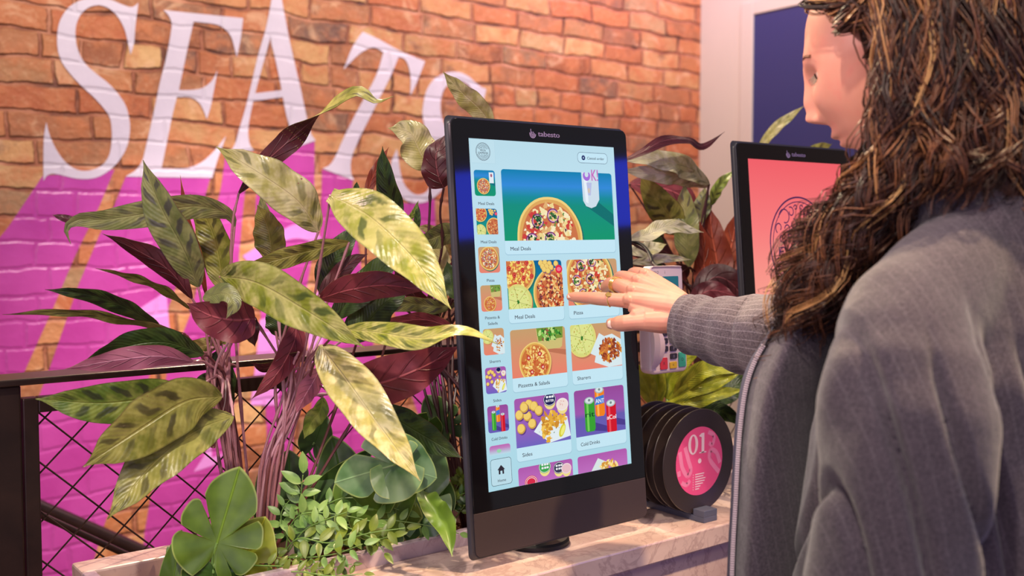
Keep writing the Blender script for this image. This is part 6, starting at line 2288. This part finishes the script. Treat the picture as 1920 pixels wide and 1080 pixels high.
nc_ = len(vs) // rows
back = [v + FWD * .004 + RIGHT * .0015 for v in vs]
fs = [(i * nc_ + j, (i + 1) * nc_ + j, (i + 1) * nc_ + j + 1, i * nc_ + j + 1) for i in range(rows - 1) for j in range(nc_ - 1)]
m_.add(vs, fs, 0, uvs)
m_.add(back, [tuple(reversed(f)) for f in fs], 1, uvs)
rim = [(i * nc_, (i + 1) * nc_) for i in range(rows - 1)]
m_.add([vs[i * nc_] for i in range(rows)] + [back[i * nc_] for i in range(rows)], [(i, i + rows, i + rows + 1, i + 1) for i in range(rows - 1)], 0, [(0, 0)] * (2 * rows))
m_.build('jacket_front_panel', [M_jacket, M_lining], per, angle=None)
# facing strip on the edge and the zip
m_ = MB()
zp, zt, zn = [], [], []
for i in range(rows):
    a = Vector(vs[i * nc_]); c = Vector(vs[i * nc_ + 3])
    dn = Vector(vs[min(i + 1, rows - 1) * nc_]) - Vector(vs[max(i - 1, 0) * nc_])
    nn = (c - a).cross(dn).normalized()
    if nn.dot(CAM - a) < 0: nn = -nn
    zt.append(a.lerp(c, .85) + nn * .0045)
    zp.append(a + nn * .001); zn.append(nn)
vsf = []
for i in range(rows): vsf += [zp[i], zt[i]]
m_.add(vsf + [v - zn[k // 2] * .0012 for k, v in enumerate(vsf)], [(2 * i, 2 * i + 2, 2 * i + 3, 2 * i + 1) for i in range(rows - 1)] + [tuple(2 * rows + q_ for q_ in (2 * i, 2 * i + 1, 2 * i + 3, 2 * i + 2)) for i in range(rows - 1)])
m_.build('front_facing', M_lining, per, angle=None)
m_ = MB()
zc = [Vector(p) for p in crom([tuple(p + n_ * .0008) for p, n_ in zip(zt, zn)], 3)]
LL = 0; prev = zc[0]; nxt = 0; start = 12
for i in range(1, len(zc)):
    seg = (zc[i] - zc[i - 1]).length
    while nxt < LL + seg:
        p = zc[i - 1].lerp(zc[i], (nxt - LL) / seg); d = (zc[i] - zc[i - 1]).normalized(); sdv = d.cross(FWD).normalized()
        if LL > .055:
            q0 = [p - sdv * .0021 - d * .0007, p + sdv * .0021 - d * .0007, p + sdv * .0021 + d * .0007, p - sdv * .0021 + d * .0007]
            m_.add([v for v in q0] + [v - FWD * .0018 for v in q0], [(0, 1, 2, 3), (7, 6, 5, 4), (0, 4, 5, 1), (1, 5, 6, 2), (2, 6, 7, 3), (3, 7, 4, 0)])
        nxt += .0024
    LL += seg
m_.build('zip_teeth', M_zip, per, smooth=False)
# small stand collar
m_ = MB()
n = 40; vs = []
for z, a_, b_ in ((1.385, .088, .078), (1.420, .076, .071), (1.445, .073, .069), (1.445, .069, .065), (1.39, .080, .070)):
    for j in range(n + 1):
        t = R(110) + R(320) * j / n
        vs.append((X_ + a_ * math.cos(t), Y_ + .004 + b_ * math.sin(t) + (z - 1.4) * .2, z))
m_.add(vs, [(k * (n + 1) + j, k * (n + 1) + j + 1, (k + 1) * (n + 1) + j + 1, (k + 1) * (n + 1) + j) for k in range(4) for j in range(n)])
m_.build('jacket_collar', M_jacket, per, recalc=True)
# shirt front, trousers, shoes
m_ = MB(); ringtube(m_, [(X_, Y_ + .03, .86, .15, .135), (X_, Y_ + .03, 1.1, .14, .135), (X_, Y_ + .03, 1.3, .12, .11), (X_, Y_ + .015, 1.38, .08, .07)], 36); m_.build('shirt', M_shirt, per)
m_ = MB()
for s in (-1, 1):
    hx = X_ + s * .09
    m_.tube([(hx - s * .01, Y_, .95), (hx, Y_, .84), (hx, Y_ + .005, .70), (hx, Y_ + .01, .50), (hx, Y_ - .01, .28), (hx, Y_ - .005, .075)], [.105, .112, .100, .078, .074, .078], 28)
V4, N4, F4 = fuse(m_, .008, 4)
m4 = MB(); m4.add([tuple(v) for v in V4], F4); m4.build('trousers', M_trouser, per, angle=None)
for s in (-1, 1):
    m_ = MB(); hx = X_ + s * .085
    m_.tube([(hx, Y_ - .085, .040), (hx, Y_ - .06, .046), (hx, Y_ + .0, .052), (hx + s * .006, Y_ + .08, .042), (hx + s * .01, Y_ + .155, .030), (hx + s * .01, Y_ + .185, .022)], [.020, .040, .046, .046, .036, .016], 20)
    vv = [(x, y, max(z, 0.0)) for x, y, z in m_.v]; m_.v = vv
    m_.build('shoe', M_shoe, per)

# ---- hair
def hair_mat():
    t = NT('curly_brown_hair')
    uv = t.t.nodes.new('ShaderNodeUVMap').outputs[0]
    u, v, _ = t.sep(uv)
    c = t.ramp(u, [(0, srgb(40, 24, 22)), (.3, srgb(72, 42, 32)), (.6, srgb(114, 70, 46)), (.85, srgb(164, 112, 70)), (1, srgb(206, 160, 104))])
    t.set(color=c, rough=.42, spec=.4)
    t.b.inputs['Anisotropic'].default_value = .5
    return t.mat


M_hair = hair_mat()
rh = random.Random(11)
HV, HF, HUV = [], [], []


def strand(P_, r, shade, n=3):
    base = len(HV)
    k = len(P_)
    for i in range(k):
        a = P_[max(i - 1, 0)]; b_ = P_[min(i + 1, k - 1)]
        T_ = (b_ - a).normalized()
        N_ = T_.orthogonal().normalized(); B_ = T_.cross(N_)
        rr = r * (1 if i < k * .7 else 1 - .75 * (i - k * .7) / (k * .3))
        for j in range(n):
            t = 2 * math.pi * j / n
            HV.append(P_[i] + N_ * (rr * math.cos(t)) + B_ * (rr * math.sin(t)))
            HUV.append((shade, i / k))
    for i in range(k - 1):
        for j in range(n):
            HF.append((base + i * n + j, base + i * n + (j + 1) % n, base + (i + 1) * n + (j + 1) % n, base + (i + 1) * n + j))


def root_pt(alpha, lat):
    """alpha: degrees from the front round her left side; lat: degrees above ear level"""
    a, l = R(alpha), R(lat)
    d = (-math.sin(a) * math.cos(l), math.cos(a) * math.cos(l), math.sin(l))
    return d


def clump(alpha, lat, target, ncl=8, curl=1.0, swing=0.0, width=.0085, part=None, nseg=50):
    ncl = min(ncl, 8)
    if alpha > 180: am_ = 360 - alpha
    else: am_ = alpha
    lat = max(lat, 46 if am_ < 62 else 30 if am_ < 80 else 10 if am_ < 95 else -90)
    d = root_pt(alpha, lat)
    R0 = H(head_pt(d))
    outw = (HR @ Vector((d[0], d[1], d[2] * .4))).normalized()
    a2 = alpha
    # hair near the hairline is combed back off the face
    if alpha < 102: a2 = 102 + rh.uniform(-3, 26)
    if alpha > 258: a2 = 258 - rh.uniform(-3, 26)
    aw = R(a2)
    side = HR @ Vector((-math.sin(aw), math.cos(aw), 0))
    vol = rh.uniform(.006, .034)
    p1 = R0 + outw * ((.008 + vol * .5) if alpha > 60 else .006) + side * (.014 if alpha > 60 else .034) + Vector((0, 0, .006 if lat > 50 else -.008))
    c_ = H((0, -.010, .0))
    p2 = c_ + side * (.084 + vol) + Vector((0, 0, .010 + rh.uniform(-.015, .015)))
    p3 = H((0, -.008, -.085)) + side * (.082 + vol * 1.4) + Vector((0, 0, rh.uniform(-.01, .01)))
    p3 = p3.lerp(Vector(target), .20)
    p4 = p3.lerp(Vector(target), .55) + side * .012 + Vector((rh.uniform(-.012, .012), rh.uniform(-.012, .012), 0))
    C = [Vector(p) for p in crom([tuple(R0 - outw * .004), tuple(p1), tuple(p2), tuple(p3), tuple(p4), tuple(target)], nseg // 5)]
    k = len(C)
    L = [0]
    for q0, q1 in zip(C, C[1:]): L.append(L[-1] + (q1 - q0).length)
    ph = rh.uniform(0, 6.28); wl = rh.uniform(.070, .125); amp = rh.uniform(.006, .014) * curl
    hand = rh.choice((-1, 1))
    shade = min(1, max(0, rh.gauss(.34, .30)))
    for s_ in range(ncl):
        oa, orr = rh.uniform(0, 6.28), math.sqrt(rh.random())
        so = rh.uniform(-.35, .35)
        P_ = []
        cut = rh.uniform(.86, 1.0)
        for i in range(k):
            f = i / (k - 1)
            if f > cut: break
            T_ = (C[min(i + 1, k - 1)] - C[max(i - 1, 0)]).normalized()
            N_ = (Vector((0, 0, 1)) - T_ * T_.z); N_ = N_.normalized() if N_.length > .1 else Vector((1, 0, 0))
            N_ = Vector((1, 0, 0)) - T_ * T_.x; N_.normalize(); B_ = T_.cross(N_)
            am = amp * min(1, max(0, (f - (.30 if alpha < 62 else .16)) / .5)) ** 1.1
            an = ph + so + hand * L[i] / wl * 6.28
            w_ = width * (.25 + .85 * math.sin(math.pi * min(1, f * .95 + .04)))
            P_.append(C[i] + N_ * (am * math.cos(an) + orr * w_ * math.cos(oa)) + B_ * (am * math.sin(an) + orr * w_ * math.sin(oa)))
        if len(P_) > 3: strand(P_, rh.uniform(.0006, .0010), min(1, max(0, shade + rh.gauss(0, .08))))


def T_front(f):
    """ends of the locks that fall in front of the left shoulder"""
    px = 1418 + 150 * f + rh.uniform(-18, 22); py = 740 - 130 * f + rh.uniform(-110, 30)
    return at(px, py, 1.10 - .05 * f + rh.uniform(-.02, .03))


for k in range(210):
    f = rh.random() ** 1.2
    al = rh.uniform(22, 62) if k % 3 == 0 else rh.uniform(60, 128)
    lat = rh.uniform(44, 82) if al < 62 else rh.uniform(-12, 78)
    clump(al, lat, T_front(f), 10)
for k in range(110):     # onto the collar in front of the shoulder
    al = rh.uniform(75, 165); f = rh.random()
    clump(al, rh.uniform(-20, 70), at(1560 + 230 * f, 590 - 230 * f + rh.uniform(-30, 50), 1.06 - .04 * f), 10)
for k in range(150):    # down the back
    al = rh.uniform(138, 232)
    clump(al, rh.uniform(-22, 80), Vector((X_ + rh.uniform(-.055, .11), Y_ - .135 + rh.uniform(-.03, .01), rh.uniform(1.08, 1.24))), 10)
for k in range(60):     # her right side
    al = rh.uniform(232, 350)
    clump(al, rh.uniform(38, 80) if al > 285 else rh.uniform(-12, 78), Vector((X_ + rh.uniform(.10, .15), Y_ + rh.uniform(.05, .16), rh.uniform(1.18, 1.30))), 8)
for k in range(64):     # outer curls in front of the chest
    al = rh.uniform(60, 118)
    clump(al, rh.uniform(-5, 60), at(rh.uniform(1425, 1480), rh.uniform(500, 650), 1.12 + rh.uniform(-.02, .02)), 9)
for k in range(120):     # over the collar, nearest the camera
    al = rh.uniform(112, 172)
    clump(al, rh.uniform(-20, 60), at(rh.uniform(1690, 1900), rh.uniform(330, 430), rh.uniform(.93, .99)), 9)
for k in range(46):     # loose flyaways
    al = rh.uniform(20, 150)
    clump(al, rh.uniform(10, 80), at(rh.uniform(1425, 1560), rh.uniform(560, 760), 1.10 + rh.uniform(-.05, .05)), 2, 1.5, width=.02)
# scalp layer
cap = MB()
nu2, nv2 = 72, 40
vs = []; uvs = []
for i in range(nv2 + 1):
    ph = math.pi * .78 * i / nv2
    for j in range(nu2):
        th = 2 * math.pi * j / nu2
        d = (math.sin(ph) * math.cos(th), math.sin(ph) * math.sin(th), math.cos(ph))
        p = head_pt(d)
        face = max(0, min(1, (d[1] - .02) / .10)) * max(0, min(1, (.86 - d[2]) / .06))
        side_ = 1 if face < .5 else 0
        k = .0105 if side_ else -.012
        p = p + Vector(d) * (k + .002 * math.sin(th * 30) * math.sin(ph * 9))
        vs.append(H(p)); uvs.append((.15 + .1 * math.sin(th * 17), i / nv2))
fs = [(i * nu2 + j, (i + 1) * nu2 + j, (i + 1) * nu2 + (j + 1) % nu2, i * nu2 + (j + 1) % nu2) for i in range(nv2) for j in range(nu2)]
HV0 = len(HV)
tb = MB()
tb.tube([H((-.02, -.035, .01)), H((-.02, -.05, -.06)), Vector((X_ - .025, Y_ + .01, 1.475)), Vector((X_ - .02, Y_ - .02, 1.43)), Vector((X_ + .01, Y_ - .03, 1.38))], [.06, .055, .045, .040, .03], 24)
HV += [Vector(v) for v in tb.v]; HUV += [(.12, .3)] * len(tb.v); HF += [tuple(i + HV0 for i in f) for f in tb.f]
o_ = len(HV)
HV += vs; HUV += uvs; HF += [tuple(q_ + o_ for q_ in f) for f in fs]
me = bpy.data.meshes.new('hair')
me.from_pydata([(v[0] - PC.x, v[1] - PC.y, v[2]) for v in HV], [], HF)
me.polygons.foreach_set('use_smooth', [True] * len(me.polygons))
uvl = me.uv_layers.new(name='UVMap')
uvl.data.foreach_set('uv', [c for f in HF for i in f for c in HUV[i]])
link('hair', me, [M_hair], per)
